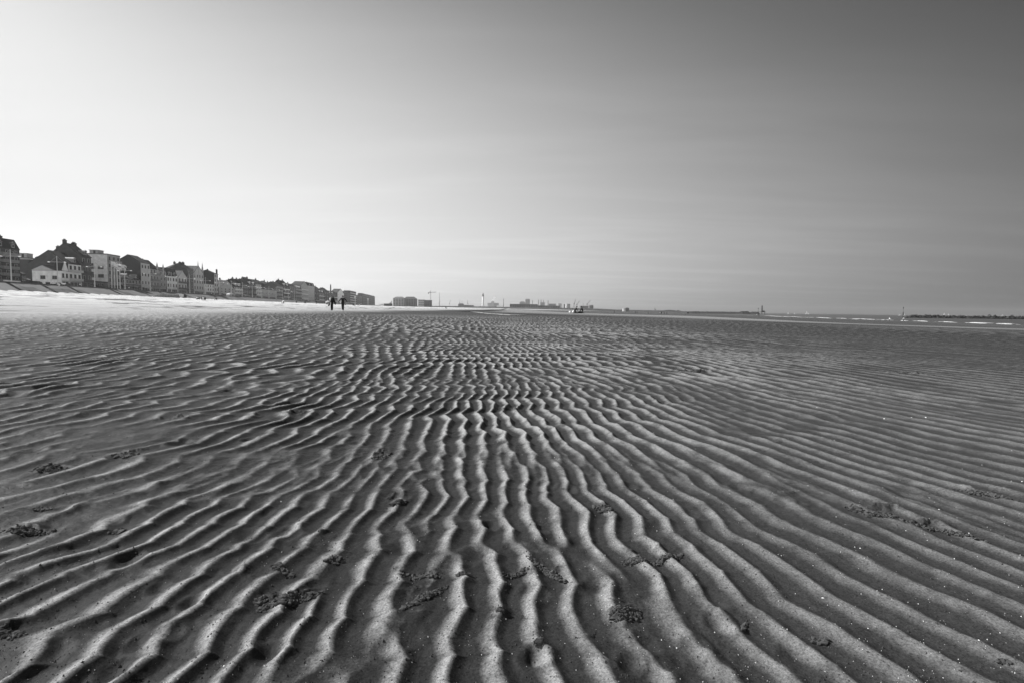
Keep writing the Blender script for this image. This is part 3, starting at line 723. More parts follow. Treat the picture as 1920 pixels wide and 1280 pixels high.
for i, y in enumerate(rs):
    x0 = 140.2 + .192 * y - 40 - .05 * max(y, 0)
    for x in (x0, x0 + 300, x0 + 1500, 6400): m.v.append((x, y, SEA))
    if i:
        a = (i - 1) * 4
        for k in range(3): m.f.append((a + k, a + k + 1, a + k + 5, a + k + 4)); m.m.append(0)
tag(m.build('sea', water_mat('sea_water', .035, .32, .35, 1.0)), kind='structure')

def sea_pt(px, py, z=SEA):
    d = ray(px, py); t = (z - CH) / d.z; return Vector((d.x * t, d.y * t, z))
m = MB(); rr = random.Random(3)
segs = [(1432, 1504, 0), (1513, 1526, 0), (1530, 1560, 0), (1568, 1588, 0), (1598, 1642, 0), (1652, 1676, 0), (1690, 1702, 0), (1711, 1741, 0), (1750, 1796, 0), (1808, 1852, 0), (1866, 1915, 0),
        (1470, 1560, -1), (1600, 1700, -1), (1745, 1850, -1), (1540, 1640, 1), (1760, 1840, 1.4)]
for (a, b, off) in segs:
    n = 14
    for i in range(n + 1):
        px = a + (b - a) * i / n; yy = 592.4 + (px - 1430) * .0345 + .25 * math.sin(px * .13)
        p = sea_pt(px, yy); p.x += off * 9; e = math.sin(math.pi * i / n) ** .4
        w = (.9 + .5 * rr.random()) * e + .05; h = (.17 if off == 0 else .07) * e * (.6 + .6 * rr.random())
        m.v += [(p.x - w, p.y, SEA - .02), (p.x - w * .4, p.y, SEA + h), (p.x + w * .3, p.y, SEA + h * .9), (p.x + w, p.y, SEA - .02)]
        if i:
            q = len(m.v) - 8
            for k in range(3): m.f.append((q + k, q + k + 1, q + k + 5, q + k + 4)); m.m.append(0)
tag(m.build('surf_foam', grey(.55, .8, .3, .8, 'foam')), kind='stuff')

pts = [(881, 584.6), (896, 585.2), (912, 587.2), (930, 588.2), (948, 589.6), (962, 590.4), (978, 590.4), (990, 590.2), (975, 591.4), (955, 591.3), (935, 590.2), (915, 588.9), (900, 587.0), (888, 585.6)]
m = MB(); zz = .03
vs = [sea_pt(x, y, zz) for x, y in pts]
vs = [(p.x, p.y, zz) for p in vs]
c = tuple(sum(v[i] for v in vs) / len(vs) for i in range(3))
m.add(vs + [(v[0], v[1], -.3) for v in vs], [tuple(range(14)), tuple(range(27, 13, -1))] + [(i, (i + 1) % 14, 14 + (i + 1) % 14, 14 + i) for i in range(14)])
tag(m.build('puddle', water_mat('puddle_water', .04, .04, 2.0, .05)), kind='structure')

# ------------------------------------------------------------------ far shore: dyke, harbour, jetty, lighthouse
def far_box(m, x0, x1, yt, yb, Y, dep=20, mi=0):
    a = at_depth(x0, yb, Y); b = at_depth(x1, yt, Y); m.box((a.x, Y, min(a.z, a.z) - 6), (b.x, Y + dep, b.z), mi)
def ridge(name, pts, Y, tone, thick, zb, label=None, cat=None, kind=None, rough=.6, seed=1, mat=None):
    """long bank: skyline given as (px, py) seen at distance Y, uneven crest, sloping faces"""
    rr = random.Random(seed); m = MB(); xs = []
    for i in range(len(pts) - 1):
        (a, ya), (b, yb) = pts[i], pts[i + 1]; n = max(2, int((b - a) / 1.6))
        xs += [(a + (b - a) * k / n, ya + (yb - ya) * k / n) for k in range(n)]
    xs.append(pts[-1])
    for i, (px, py) in enumerate(xs):
        p = at_depth(px, py + rr.uniform(-rough, rough) * .3, Y); h = max(p.z, zb + .3); j = rr.uniform(-1, 1) * thick * .015
        m.v += [(p.x, Y - thick + j, zb), (p.x, Y - thick * .45 + j, zb + (h - zb) * rr.uniform(.57, .63)), (p.x + rr.uniform(-.4, .4), Y - thick * .12, h), (p.x, Y + thick * .3, h - .2), (p.x, Y + thick, zb)]
        if i:
            a = (i - 1) * 5
            for k in range(4): m.f.append((a + k, a + k + 1, a + k + 6, a + k + 5)); m.m.append(0)
    o = m.build(name, mat or grey(tone, .9, .3, .05, 'bank'))
    return tag(o, label, cat, kind=kind)
ridge('harbour_bank', [(690, 574.4), (760, 573.6), (860, 574.4), (960, 576.2), (1000, 575.8), (1040, 577.4), (1075, 578.2), (1120, 579.2), (1160, 581.0), (1200, 582.0), (1240, 582.6), (1290, 584.2), (1330, 585.0)], 1500, .045, 40, -3, kind='structure', seed=2)
ridge('jetty', [(1290, 584.9), (1300, 584.2), (1385, 585.2), (1391, 583.8), (1401, 583.9), (1406, 586.0), (1411, 584.8), (1419, 585.2), (1423, 587.2)], 900, .05, 8, SEA - 1, 'long low dark harbour jetty running out to the light tower', 'jetty', seed=5, rough=1.0)

def rock(m, c, r, rr, mi=0):
    u = [Vector(v).normalized() for v in ((1, 0, 0), (-1, 0, 0), (0, 1, 0), (0, -1, 0), (0, 0, 1), (0, 0, -1), (1, 1, 1), (-1, 1, 1), (1, -1, 1), (-1, -1, 1), (1, 1, -1), (-1, 1, -1), (1, -1, -1), (-1, -1, -1))]
    bm = bmesh.new()
    for q in u: bm.verts.new(Vector(c) + Vector((q.x * r[0], q.y * r[1], q.z * r[2])) * rr.uniform(.5, 1.3))
    bmesh.ops.convex_hull(bm, input=bm.verts); bm.verts.ensure_lookup_table(); bm.verts.index_update()
    m.add([v.co[:] for v in bm.verts], [[v.index for v in f.verts] for f in bm.faces], mi); bm.free()
bw = ridge('breakwater', [(1702, 594.0), (1707, 592.2), (1715, 591.6), (1780, 592.4), (1850, 593.2), (1930, 594.0), (2060, 595.6)], 485, .03, 5, SEA - 1,
           'long dark rock breakwater standing in the sea on the far right', 'breakwater', seed=8, rough=1.5, mat=grey(.035, .85, .5, .5, 'breakwater_rock'))
rk = MB(); rr = random.Random(12)
for i in range(300):
    px = 1704 + 330 * (i + rr.random()) / 300; p = at_depth(px, 600, 480 + rr.uniform(-1.5, 6)); f = min(1, (px - 1700) / 14)
    s = rr.uniform(.5, 1.3) if rr.random() < .9 else 1.7
    rock(rk, (p.x, p.y, SEA + rr.uniform(.1, 2.7) * f), (s, s, s * .75), rr)
o = rk.build('boulders', grey(.04, .85, .5, .5, 'breakwater_rock'), bw)

# jetty light tower
def base(name, px, yb, Y, label, cat, group=None):
    p = at_depth(px, yb, Y); return empty(name, (p.x, Y, p.z), 0, label, cat, group)
HZ = lambda px, yt, yb, Y: at_depth(px, yt, Y).z - at_depth(px, yb, Y).z
t = base('light_tower', 1428.5, 586, 900, 'slim dark light tower on the tip of the jetty', 'light tower'); h = HZ(1428.5, 573, 586, 900)
m = MB(); m.tube([(0, 0, 0), (0, 0, h * .86)], [1.3, 1.0], 10); m.build('shaft', grey(.06), t)
m = MB(); m.tube([(0, 0, h * .86), (0, 0, h * .88)], 1.7, 10); m.tube([(0, 0, h * .88), (0, 0, h * .97), (0, 0, h)], [.9, .9, .2], 10); m.build('lantern', grey(.05), t)
m = MB(); m.box((-8, -1, .2), (7, 1, .9)); m.tube([(-6, 0, -4), (-6, 0, .2)], .5, 6); m.tube([(0, 0, -4), (0, 0, .2)], .5, 6); m.tube([(5, 0, -4), (5, 0, .2)], .5, 6); m.build('platform', grey(.1), t)
m = MB(); m.box((1.8, -1, .9), (4.6, 1, 3.0)); m.build('hut', grey(.05), t)
t = base('beacon_pole', 1421.5, 588, 900, 'thin pole with a small top mark left of the light tower', 'beacon'); h = HZ(1421, 578, 588, 900)
m = MB(); m.tube([(0, 0, -2), (0, 0, h)], .25, 6); m.build('pole', grey(.06), t); m = MB(); m.tube([(0, 0, h - 1.6), (0, 0, h)], .7, 8); m.build('top_mark', grey(.06), t)
t = base('beacon_pole', 1693, 594, 500, 'tall sea marker pole with a cage top, standing off the breakwater tip', 'beacon'); h = HZ(1693, 576, 594, 500)
m = MB(); m.tube([(0, 0, -3), (0, 0, h * .45), (0, 0, h * .5), (0, 0, h)], [.45, .4, .13, .1], 8); m.build('pole', grey(.05), t)
m = MB(); m.tube([(0, 0, h * .78), (0, 0, h * .86), (0, 0, h)], [.1, .35, .5], 8); m.build('top_mark', grey(.06), t)

# lighthouse
t = base('lighthouse', 905.5, 576, 2350, 'tall white lighthouse with a dark lantern, above the harbour skyline', 'lighthouse'); h = HZ(905.5, 550, 576, 2350)
m = MB(); m.tube([(0, 0, -4), (0, 0, 2), (0, 0, h * .12), (0, 0, h * .76)], [9, 7, 5.2, 4.0], 20); m.build('tower', grey(.55, .6, .05, .05, 'lighthouse_paint'), t, smooth=True)
m = MB(); m.tube([(0, 0, h * .76), (0, 0, h * .80), (0, 0, h * .81), (0, 0, h * .86)], [4.6, 4.6, 3.4, 3.4], 16); m.build('gallery', grey(.05), t)
m = MB(); m.tube([(0, 0, h * .86), (0, 0, h * .93), (0, 0, h * .98), (0, 0, h * 1.02)], [3.2, 3.2, 1.2, .3], 16); m.build('lantern', grey(.04), t)
m = MB(); m.box((-14, -8, -4), (14, 8, 3)); m.prism([(-15, 3), (15, 3), (0, 6)], 'y', -9, 9); m.build('keeper_house', grey(.5), t)

# two pale apartment blocks, low block, cranes, works
def block(name, x0, x1, yt, yb, Y, D, tone, label, cat='building', roof=0, cols=8, rows=4, side=None, rt=None):
    a = at_depth(x0, yb, Y); b = at_depth(x1, yb, Y); h = HZ((x0 + x1) / 2, yt, yb, Y); w = b.x - a.x
    t = empty(name, (a.x, Y, a.z), 0, label, cat); m = MB(); E = h * (1 - roof)
    m.box((0, 0, -8), (w, D, E)); m.build('wall', grey(tone, .85, .12, .08, 'far_wall'), t)
    r = MB()
    if roof:
        i = w * .22; r.add([(-.5, -.5, E), (w + .5, -.5, E), (w + .5, D + .5, E), (-.5, D + .5, E), (i, D * .35, h), (w - i, D * .35, h), (w - i, D * .65, h), (i, D * .65, h)],
                           [(0, 1, 5, 4), (1, 2, 6, 5), (2, 3, 7, 6), (3, 0, 4, 7), (4, 5, 6, 7), (0, 3, 2, 1)])
    else: r.box((-.3, -.3, E), (w + .3, D + .3, E + .5))
    r.build('roof', grey(rt if rt is not None else tone * .6, .8, .15, .1, 'far_roof'), t)
    if cols:
        for i in range(rows):
            for j in range(cols):
                ww = w / cols * .55; hh = E / rows * .5
                o = bpy.data.objects.new('window', window_mesh(round(ww, 1), round(hh, 1), .3)); COL.objects.link(o); o.parent = t; o.location = (w * (j + .5) / cols, 0, E * (i + .28) / rows)
    return t
block('apartment_block', 737, 757, 556.5, 574, 960, 14, .27, 'left one of two hazy pale apartment blocks past the end of the row', 'apartments', .2, 4, 5)
block('apartment_block', 756.5, 780, 556.5, 574, 980, 14, .17, 'right darker one of two hazy apartment blocks past the row end', 'apartments', .26, 5, 5)
block('harbour_office', 784, 795, 562.5, 574, 1080, 14, .33, 'pale half of a low office left of the tower crane', 'office', 0, 3, 3)
block('harbour_office', 795.2, 808, 563.5, 574, 1080, 14, .12, 'dark banded half of a low office at the tower crane', 'office', 0, 4, 3)
# low mound and playground-like frames beyond the row end
t = block('beach_hut', 720, 734, 570, 575, 1000, 8, .06, 'low dark beach hut between the row end and the pale apartment blocks', 'hut', 0, 0)
t = base('sail_mast', 731.5, 571, 1005, 'white slanting sail sculpture above the low dark beach hut', 'sculpture'); m = MB()
m.add([(-4, 0, 0), (4, 0, 0), (3, 0, 7), (-4, .6, 0), (4, .6, 0), (3, .6, 7)], [(0, 1, 2), (3, 5, 4), (0, 3, 4, 1), (1, 4, 5, 2), (2, 5, 3, 0)]); m.build('sail', WHITE, t)
m = MB(); m.tube([(3.4, .3, -1), (3.4, .3, 8)], .25, 6); m.build('pole', grey(.3), t)
t = base('beach_roof', 718, 573, 1010, 'low curved white roof just right of the last dark building', 'roof'); m = MB()
m.prism([(-9, 0), (-6, 2.5), (0, 3.6), (8, 2.2), (15, 0)], 'y', 0, 10); m.build('roof', grey(.7), t)

def lattice(m, a, b, w, n, r):
    a = Vector(a); b = Vector(b); d = (b - a); u = d.normalized().cross(Vector((0, 1, 0))); u.normalize()
    m.tube([a + u * w, b + u * w], r, 4); m.tube([a - u * w, b - u * w], r, 4)
    for i in range(n):
        p = a + d * i / n; q = a + d * (i + 1) / n; m.tube([p + u * w * (1 if i % 2 else -1), q - u * w * (1 if i % 2 else -1)], r * .7, 4)
t = base('tower_crane', 807.3, 574, 1250, 'hazy tower crane with a short rear jib, right of the apartment blocks', 'crane'); h = HZ(807.3, 548.5, 574, 1250)
m = MB(); lattice(m, (0, 0, -3), (0, 0, h), .8, 14, .22); m.build('mast', grey(.12), t)
m = MB(); lattice(m, (-3, 0, h - .5), (13.5, 0, h + .6), .5, 8, .22); m.tube([(0, 0, h), (0, 0, h + 5)], .35, 5); m.build('jib', grey(.12), t)
m = MB(); m.box((-6, -1, h - 3.6), (-4, 1, h - .2)); m.box((-2.2, -.8, h - 1.2), (-.9, .8, h + 1.6)); m.build('counterweight', grey(.09), t)
t = base('mast', 824, 575, 1500, 'thin pale radio mast right of the tower crane', 'mast'); h = HZ(824, 549, 575, 1500)
m = MB(); m.tube([(0, 0, -3), (0, 0, h)], [1.1, .6], 6); m.build('pole', grey(.3), t)
m = MB(); m.tube([(-4, 0, h * .2), (3, 0, h * .35)], .4, 5); m.build('arm', grey(.3), t)

def dock_crane(px, yb, ptx, pty, Y, label, tone=.12, sc=1.0):
    t = base('dock_crane', px, yb, Y, label, 'crane', 'dock cranes on the hazy skyline'); tip = at_depth(ptx, pty, Y) - at_depth(px, yb, Y)
    h = tip.z * .35; m = MB()
    for x in (-2.5, 2.5): m.tube([(x * sc, 0, -3), (x * .4 * sc, 0, h)], .5 * sc, 5)
    m.box((-2 * sc, -1.5, h * .92), (2 * sc, 1.5, h * 1.25)); m.build('portal', grey(tone), t)
    m = MB(); m.tube([(0, 0, h), (tip.x, 0, tip.z)], [.9 * sc, .5 * sc], 5); m.build('boom', grey(tone), t)
    m = MB(); m.tube([(-tip.x * .25, 0, h * 1.1), (-tip.x * .1, 0, tip.z * .62), (tip.x * .95, 0, tip.z * .96)], .22 * sc, 4); m.build('stay', grey(tone), t)
dock_crane(843, 574, 845.5, 562, 2300, 'faint dock crane with near-vertical boom, first right of the radio mast', .25)
dock_crane(862, 572, 862.3, 561, 2300, 'faint dock crane above the left end of the dark harbour shed', .25)
dock_crane(866, 573, 872, 556, 2600, 'very faint long-boomed crane leaning right, left of the lighthouse', .4)
dock_crane(877, 573, 876.3, 563, 2300, 'faint stubby dock crane midway between harbour shed and lighthouse', .25, 1.4)
dock_crane(1076.5, 575.5, 1079.5, 561.5, 1900, 'dark steep-boomed crane, leftmost of the trio above the seated group', .1)
dock_crane(1081.5, 575.5, 1086.8, 564.5, 1900, 'dark slanted crane, middle of the trio above the seated group', .1)
dock_crane(1101, 575, 1107, 563.5, 1900, 'dark slanted crane on a sloping base, rightmost of the trio', .1)

block('harbour_shed', 859, 869, 569, 575, 1700, 20, .12, 'dark pitched harbour shed left of the lighthouse', 'shed', .3, 0)
block('harbour_shed', 868, 888, 572, 575.5, 1720, 20, .13, 'longer lower shed joined to the dark pitched shed', 'shed', .2, 0)
block('steelworks', 914, 935, 568.5, 576, 2800, 40, .3, 'faint steelworks hall under the white smoke plume', 'works', 0, 0)
block('steelworks_tower', 921, 926, 565.5, 576, 2780, 30, .3, 'faint squat tower of the steelworks, source of the white plume', 'works', 0, 0)
block('warehouse', 931, 941, 573.2, 576.5, 1650, 20, .75, 'bright white low warehouse right of the lighthouse', 'warehouse', .1, 0)
block('warehouse', 956, 1008, 570.6, 578, 1600, 40, .085, 'long dark flat warehouse in the middle of the skyline', 'warehouse', 0, 12, 1)
block('warehouse', 1008.5, 1050, 573.4, 579, 1620, 40, .1, 'lower dark continuation of the long warehouse towards the cranes', 'warehouse', 0, 9, 1)
block('blast_furnace', 985, 993.5, 560.6, 572, 2600, 20, .2, 'bulky blast furnace block, tallest over the long dark warehouse', 'works', .1, 0)
block('blast_furnace', 974, 985, 565.5, 572, 2620, 20, .22, 'lower stepped furnace house left of the bulky furnace block', 'works', .4, 0)
for px, yt, w, lab in ((944, 560.2, 3.0, 'dark isolated works chimney right of the smoke plume'), (998, 563.5, 2.6, 'short thick stack beside the bulky furnace block'),
                       (1009.6, 562.3, 2.8, 'first of three close slim stacks right of the furnaces'), (1014.3, 562.3, 3.2, 'middle one of three close slim stacks'),
                       (1018.8, 562.8, 2.8, 'last of three close slim stacks right of the furnaces'), (1027.4, 563.6, 3.8, 'lone stack with a wider head, right of the three slim stacks'),
                       (1093.3, 568.5, 1.2, 'thin mast between the trio of dark cranes')):
    stack(px, yt, 577, 2500 if px < 1090 else 1900, w, .12, lab, 'works_chimney')
block('works_hall', 1013, 1021.5, 567.5, 573, 2480, 20, .2, 'boxy hall at the foot of the three slim stacks', 'works', 0, 0)
block('works_hall', 1029, 1042.5, 570, 574.5, 2450, 25, .16, 'flat hall right of the lone wide-headed stack', 'works', 0, 0)
block('silo', 1046.5, 1053, 569.6, 577, 2200, 15, .3, 'pale square silo right of the flat hall', 'silo', 0, 0)
block('silo', 1057.5, 1060, 571, 577, 1900, 8, .1, 'narrow dark silo beside the white one', 'silo', 0, 0)
block('silo', 1060.6, 1063, 570.5, 577.5, 1880, 8, .75, 'narrow white silo right of the narrow dark one', 'silo', 0, 0)
block('silo', 1063.5, 1069, 570.3, 577.5, 1900, 12, .22, 'grey silo block left of the crane trio', 'silo', 0, 0)
block('dock_building', 1088, 1103, 573.6, 579, 1800, 30, .14, 'flat dock building under the rightmost dark crane', 'building', .1, 4, 2)
t = base('storage_tank', 1107.7, 580, 1700, 'rounded grey storage tank at the right end of the dock', 'tank'); h = HZ(1107, 572.2, 580, 1700)
m = MB(); m.tube([(0, 0, -4), (0, 0, h * .82), (0, 0, h)], [8.6, 8.6, 5.5], 18); m.build('shell', grey(.12), t, smooth=False)
block('dyke_house', 1173.5, 1179.5, 577.2, 582, 1450, 12, .1, 'small dark house on the long bank right of the tank', 'house', .25, 2, 1)
block('dyke_house', 1168.5, 1172.8, 579.3, 582, 1450, 8, .6, 'small white building touching the dark house on the bank', 'building', 0, 0)
dock_crane(1228.5, 583, 1227.5, 577.5, 1500, 'tiny dark crane stump on the far bank above the strollers', .1)
ridge('far_trees', [(1240, 583.2), (1246, 582.2), (1256, 581.6), (1262, 582.4), (1268, 582.9), (1272, 582.3), (1277, 583.8)], 1700, .05, 10, -3, kind='stuff', seed=9, rough=1.6)

# smoke plume of the works
def smoke():
    m, nt, b = new_mat('steam'); nt.nodes.remove(b); out = nt.nodes['Material Output']
    v = nt.nodes.new('ShaderNodeVolumePrincipled'); v.inputs['Color'].default_value = (1, 1, 1, 1); v.inputs['Density'].default_value = .05
    nt.links.new(v.outputs[0], out.inputs['Volume'])
    q = MB(); pts = [(920.5, 566.5, 2.2), (922, 564.5, 3.6), (924, 562.6, 5), (926, 561, 6), (927, 558.5, 7)]; P = [at_depth(x, y, 2790) for x, y, r in pts]
    rr = random.Random(5)
    for p, (x, y, r) in zip(P, pts): q.ball(p, (r * 1.2, r, r * .8), 10)
    o = q.build('steam_plume', m, smooth=True); tag(o, kind='stuff')
smoke()

# ------------------------------------------------------------------ sailing boats
for px, hp, lab in ((1478, 3.2, 'small white sail on the horizon right of the light tower'), (1490, 1.8, 'tiniest white sail, between two larger ones off the jetty'),
                    (1512.8, 5.6, 'largest pale sailing boat off the jetty'), (1516.2, 2.2, 'little white sail hugging the right side of the largest sailing boat'),
                    (1687, 2.0, 'tiny white sail just left of the tall sea marker'), (1696, 3.0, 'small white sail just right of the tall sea marker'),
                    (1771.3, 6.2, 'taller of two close white sails behind the rock breakwater'), (1778.6, 4.0, 'shorter of two close white sails behind the rock breakwater'),
                    (1879.5, 4.0, 'lone white sail behind the right part of the rock breakwater')):
    Y = 1500; z0 = SEA; hz = hor(px); hm = hp / 960 * Y * 1.15; x = at_depth(px, hz, Y).x
    t = empty('sailing_boat', (x, Y, z0), random.uniform(-.4, .4), lab, 'sailing boat', 'sailing boats on the horizon')
    ht = hm + 1.0; m = MB(); m.prism([(-2.8, .2), (-2.3, 1.0), (2.6, 1.0), (3.4, 1.1), (2.4, .1), (-2.4, -.2)], 'y', -.9, .9); m.build('hull', grey(.6), t)
    m = MB(); m.tube([(0, 0, .8), (0, 0, ht + .5)], .1, 5); m.build('mast', grey(.4), t)
    m = MB(); w = ht * .34
    m.add([(-.15, 0, 1.4), (-w, .25, 1.5), (-.15, 0, ht + .3), (-.15, .08, 1.4), (-w, .33, 1.5), (-.15, .08, ht + .3)], [(0, 1, 2), (3, 5, 4), (0, 3, 4, 1), (1, 4, 5, 2), (2, 5, 3, 0)])
    m.build('mainsail', grey(.9, .7, .02, 1, 'sailcloth'), t)
    m = MB(); m.add([(.15, 0, 1.4), (w * .85, -.2, 1.3), (.15, 0, ht * .85), (.15, .08, 1.4), (w * .85, -.12, 1.3), (.15, .08, ht * .85)], [(0, 2, 1), (3, 4, 5), (0, 1, 4, 3), (1, 2, 5, 4), (2, 0, 3, 5)])
    m.build('jib_sail', grey(.9, .7, .02, 1, 'sailcloth'), t)

# ------------------------------------------------------------------ people
def skin(name, nodes, edges, mat, root=0, sub=1):
    """nodes: [(co, radius)]; one continuous body grown over a skeleton"""
    me = bpy.data.meshes.new(name); me.from_pydata([n[0] for n in nodes], edges, []); o = bpy.data.objects.new(name, me); COL.objects.link(o)
    md = o.modifiers.new('skin', 'SKIN'); md.use_smooth_shade = True
    if not me.skin_vertices: return o
    for i, n in enumerate(nodes):
        r = n[1]; me.skin_vertices[0].data[i].radius = (r, r) if not isinstance(r, tuple) else r
        me.skin_vertices[0].data[i].use_root = (i == root)
    if sub: s = o.modifiers.new('sub', 'SUBSURF'); s.levels = sub; s.render_levels = sub
    dg = bpy.context.evaluated_depsgraph_get(); ev = o.evaluated_get(dg); nm = bpy.data.meshes.new_from_object(ev)
    bpy.data.objects.remove(o); bpy.data.meshes.remove(me); nm.materials.clear(); nm.materials.append(mat)
    r = bpy.data.objects.new(name, nm); COL.objects.link(r); return r

SKIN = grey(.28, .6, .05, 3, 'skin'); HAIR = grey(.02, .6, .2, 8, 'hair')
def person(J, coat, legs_m, shoe, hair=HAIR, label='', group=None, coat_r=1.15, head=True, detail=True, hat=None):
    """J: joints in metres, x right, y forward (the way the person faces), z up"""
    t = empty('person', (0, 0, 0), 0, label, 'person', group)
    nodes = []; edges = []; ix = {}
    def N(k, r, par=None):
        nodes.append((J[k], r)); ix[k] = len(nodes) - 1
        if par: edges.append((ix[par], ix[k]))
    N('pelvis', (.14, .11)); N('waist', (.12, .09), 'pelvis'); N('chest', (.15, .11), 'waist'); N('neck', .052, 'chest')
    hd = Vector(J['head']); nk = Vector(J['neck']); up = (hd - nk).normalized(); f = Vector(J['face']).normalized()
    J['skull'] = tuple(hd + up * .02); J['crown'] = tuple(hd + up * .09); J['nose'] = tuple(hd + f * .105 - up * .01)
    N('skull', (.075, .088), 'neck'); N('crown', (.06, .07), 'skull')
    nodes.append((J['nose'], .012)); edges.append((ix['skull'], len(nodes) - 1))
    for s in ('l', 'r'):
        N('sh' + s, .058, 'chest'); N('el' + s, .043, 'sh' + s); N('wr' + s, .027, 'el' + s)
        a = Vector(J['wr' + s]); d = (a - Vector(J['el' + s])).normalized(); pm = a + d * .07
        J['pm' + s] = tuple(pm); N('pm' + s, (.038, .018), 'wr' + s)
        if detail:
            u = d.cross(Vector((0, 1, 0.2))).normalized()
            for q in range(4):
                off = u * (.030 - .02 * q); l = (.068, .078, .074, .058)[q]
                nodes.append((tuple(pm + off + d * .03), .009)); e = len(nodes) - 1; edges.append((ix['pm' + s], e))
                nodes.append((tuple(pm + off + d * (.03 + l * .6) + Vector((0, .008, 0))), .008)); edges.append((e, e + 1))
                nodes.append((tuple(pm + off + d * (.03 + l) + Vector((0, .02, 0))), .007)); edges.append((e + 1, e + 2))
            nodes.append((tuple(a + d * .03 + u * .045), .010)); e = len(nodes) - 1; edges.append((ix['wr' + s], e))
            nodes.append((tuple(a + d * .07 + u * .055 + Vector((0, .015, 0))), .009)); edges.append((e, e + 1))
        N('hp' + s, .09, 'pelvis'); N('kn' + s, .058, 'hp' + s); N('an' + s, .038, 'kn' + s); N('to' + s, .032, 'an' + s)
    b = skin('body', nodes, edges, SKIN); b.parent = t
    def sub(name, keys, mat, sc=1.0):
        nd = [(J[k], tuple(np.array(r) * sc) if isinstance(r, tuple) else r * sc) for k, r, p in keys]; ed = []
        names = [k for k, _, _ in keys]
        for i, (k, r, p) in enumerate(keys):
            if p: ed.append((names.index(p), i))
        o = skin(name, nd, ed, mat); o.parent = t; return o
    def mid(a, c, x=.5): return tuple(Vector(a).lerp(Vector(c), x))
    J['hem'] = mid(J['pelvis'], J['waist'], -.55); J['col'] = mid(J['chest'], J['neck'], .92); J['sht'] = mid(J['chest'], J['neck'], .45); J['top'] = mid(J['pelvis'], J['waist'], .75)
    sub('jacket', [('hem', (.19, .16), None), ('waist', (.165, .14), 'hem'), ('chest', (.19, .155), 'waist'), ('sht', (.15, .12), 'chest'), ('col', .08, 'sht')] +
        [x for s in 'lr' for x in (('sh' + s, .082, 'sht'), ('el' + s, .06, 'sh' + s), ('wr' + s, .042, 'el' + s))], coat, coat_r / 1.15)
    sub('trousers', [('pelvis', (.165, .14), None), ('top', (.15, .125), 'pelvis')] + [x for s in 'lr' for x in (('hp' + s, .105, 'pelvis'), ('kn' + s, .09, 'hp' + s), ('an' + s, .075, 'kn' + s))], legs_m)
    for s in 'lr':
        a = Vector(J['an' + s]); c = Vector(J['to' + s]); m = MB()
        m.tube([a + Vector((0, 0, .03)), a - Vector((0, 0, .03)), a.lerp(c, .5), c + (c - a) * .25], [.05, .056, .052, .034], 8); o = m.build('shoe', shoe, t, smooth=True)
    m = MB(); m.ball(tuple(hd + up * .075 - f * .02), (.092, .102, .085), 10); m.ball(tuple(hd + up * .0 - f * .06), (.08, .06, .09), 8); m.build('hair', hat or hair, t, smooth=True)
    for s in (-1, 1):
        sd = up.cross(f).normalized() * s; m = MB(); m.ball(tuple(hd + up * .01 + f * .085 + sd * .032), .011, 6); m.build('eye', DARK, t)
        m = MB(); m.ball(tuple(hd + sd * .088), (.015, .02, .03), 6); m.build('ear', SKIN, t)
    m = MB(); m.ball(tuple(hd + f * .088 - up * .045), (.026, .012, .008), 6); m.build('mouth', grey(.1), t)
    return t
def stand(step=.0, arms=.18, lean=0.0, swing=0.0, bend=None):
    J = dict(pelvis=(0, 0, .93), waist=(0, lean * .3, 1.08), chest=(0, lean * .7, 1.33), neck=(0, lean, 1.49), head=(0, lean * 1.15 + .01, 1.60), face=(0, 1, -.1))
    for s, g in (('l', -1), ('r', 1)):
        J['sh' + s] = (g * .19, lean * .85, 1.42); J['el' + s] = (g * (.2 + arms * .6), lean * .8 + swing * g * .15 - .02, 1.15 + arms * .1)
        J['wr' + s] = (g * (.2 + arms), lean * .8 + swing * g * .3 + .06, .92 + arms * .25)
        st = step * g
        J['hp' + s] = (g * .08, 0, .88); J['kn' + s] = (g * .085, st * .45 + .03, .49); J['an' + s] = (g * .1, st, .09 + (0.04 if st < 0 else 0)); J['to' + s] = (g * .11, st + .14, .04)
    return J
def sitting(lean=.1):
    J = dict(pelvis=(0, 0, .14), waist=(0, .0, .30), chest=(0, lean * .6, .53), neck=(0, lean, .68), head=(0, lean * 1.3, .79), face=(0, 1, -.3))
    for s, g in (('l', -1), ('r', 1)):
        J['sh' + s] = (g * .18, lean * .8, .62); J['el' + s] = (g * .24, lean + .12, .38); J['wr' + s] = (g * .15, lean + .32, .42)
        J['hp' + s] = (g * .1, .05, .13); J['kn' + s] = (g * .14, .42, .46); J['an' + s] = (g * .13, .62, .10); J['to' + s] = (g * .13, .77, .05)
    return J
def kneeling(lean=.2):
    J = dict(pelvis=(0, 0, .40), waist=(0, lean * .3, .54), chest=(0, lean * .8, .77), neck=(0, lean * 1.2, .92), head=(0, lean * 1.5, 1.03), face=(0, 1, -.5))
    for s, g in (('l', -1), ('r', 1)):
        J['sh' + s] = (g * .18, lean, .86); J['el' + s] = (g * .22, lean + .14, .60); J['wr' + s] = (g * .12, lean + .30, .42)
        J['hp' + s] = (g * .1, .02, .38); J['kn' + s] = (g * .13, .25, .10); J['an' + s] = (g * .12, -.15, .08); J['to' + s] = (g * .12, -.28, .04)
    return J
BLK = grey(.018, .8, .2, 4, 'dark_cloth'); DGR = grey(.05, .8, .2, 4, 'grey_cloth'); LGT = grey(.7, .8, .05, 4, 'light_cloth')
def drop(t, p, rz=0.0, sc=1.0):
    t.location = p; t.rotation_euler = (0, 0, rz); t.scale = (sc, sc, sc)

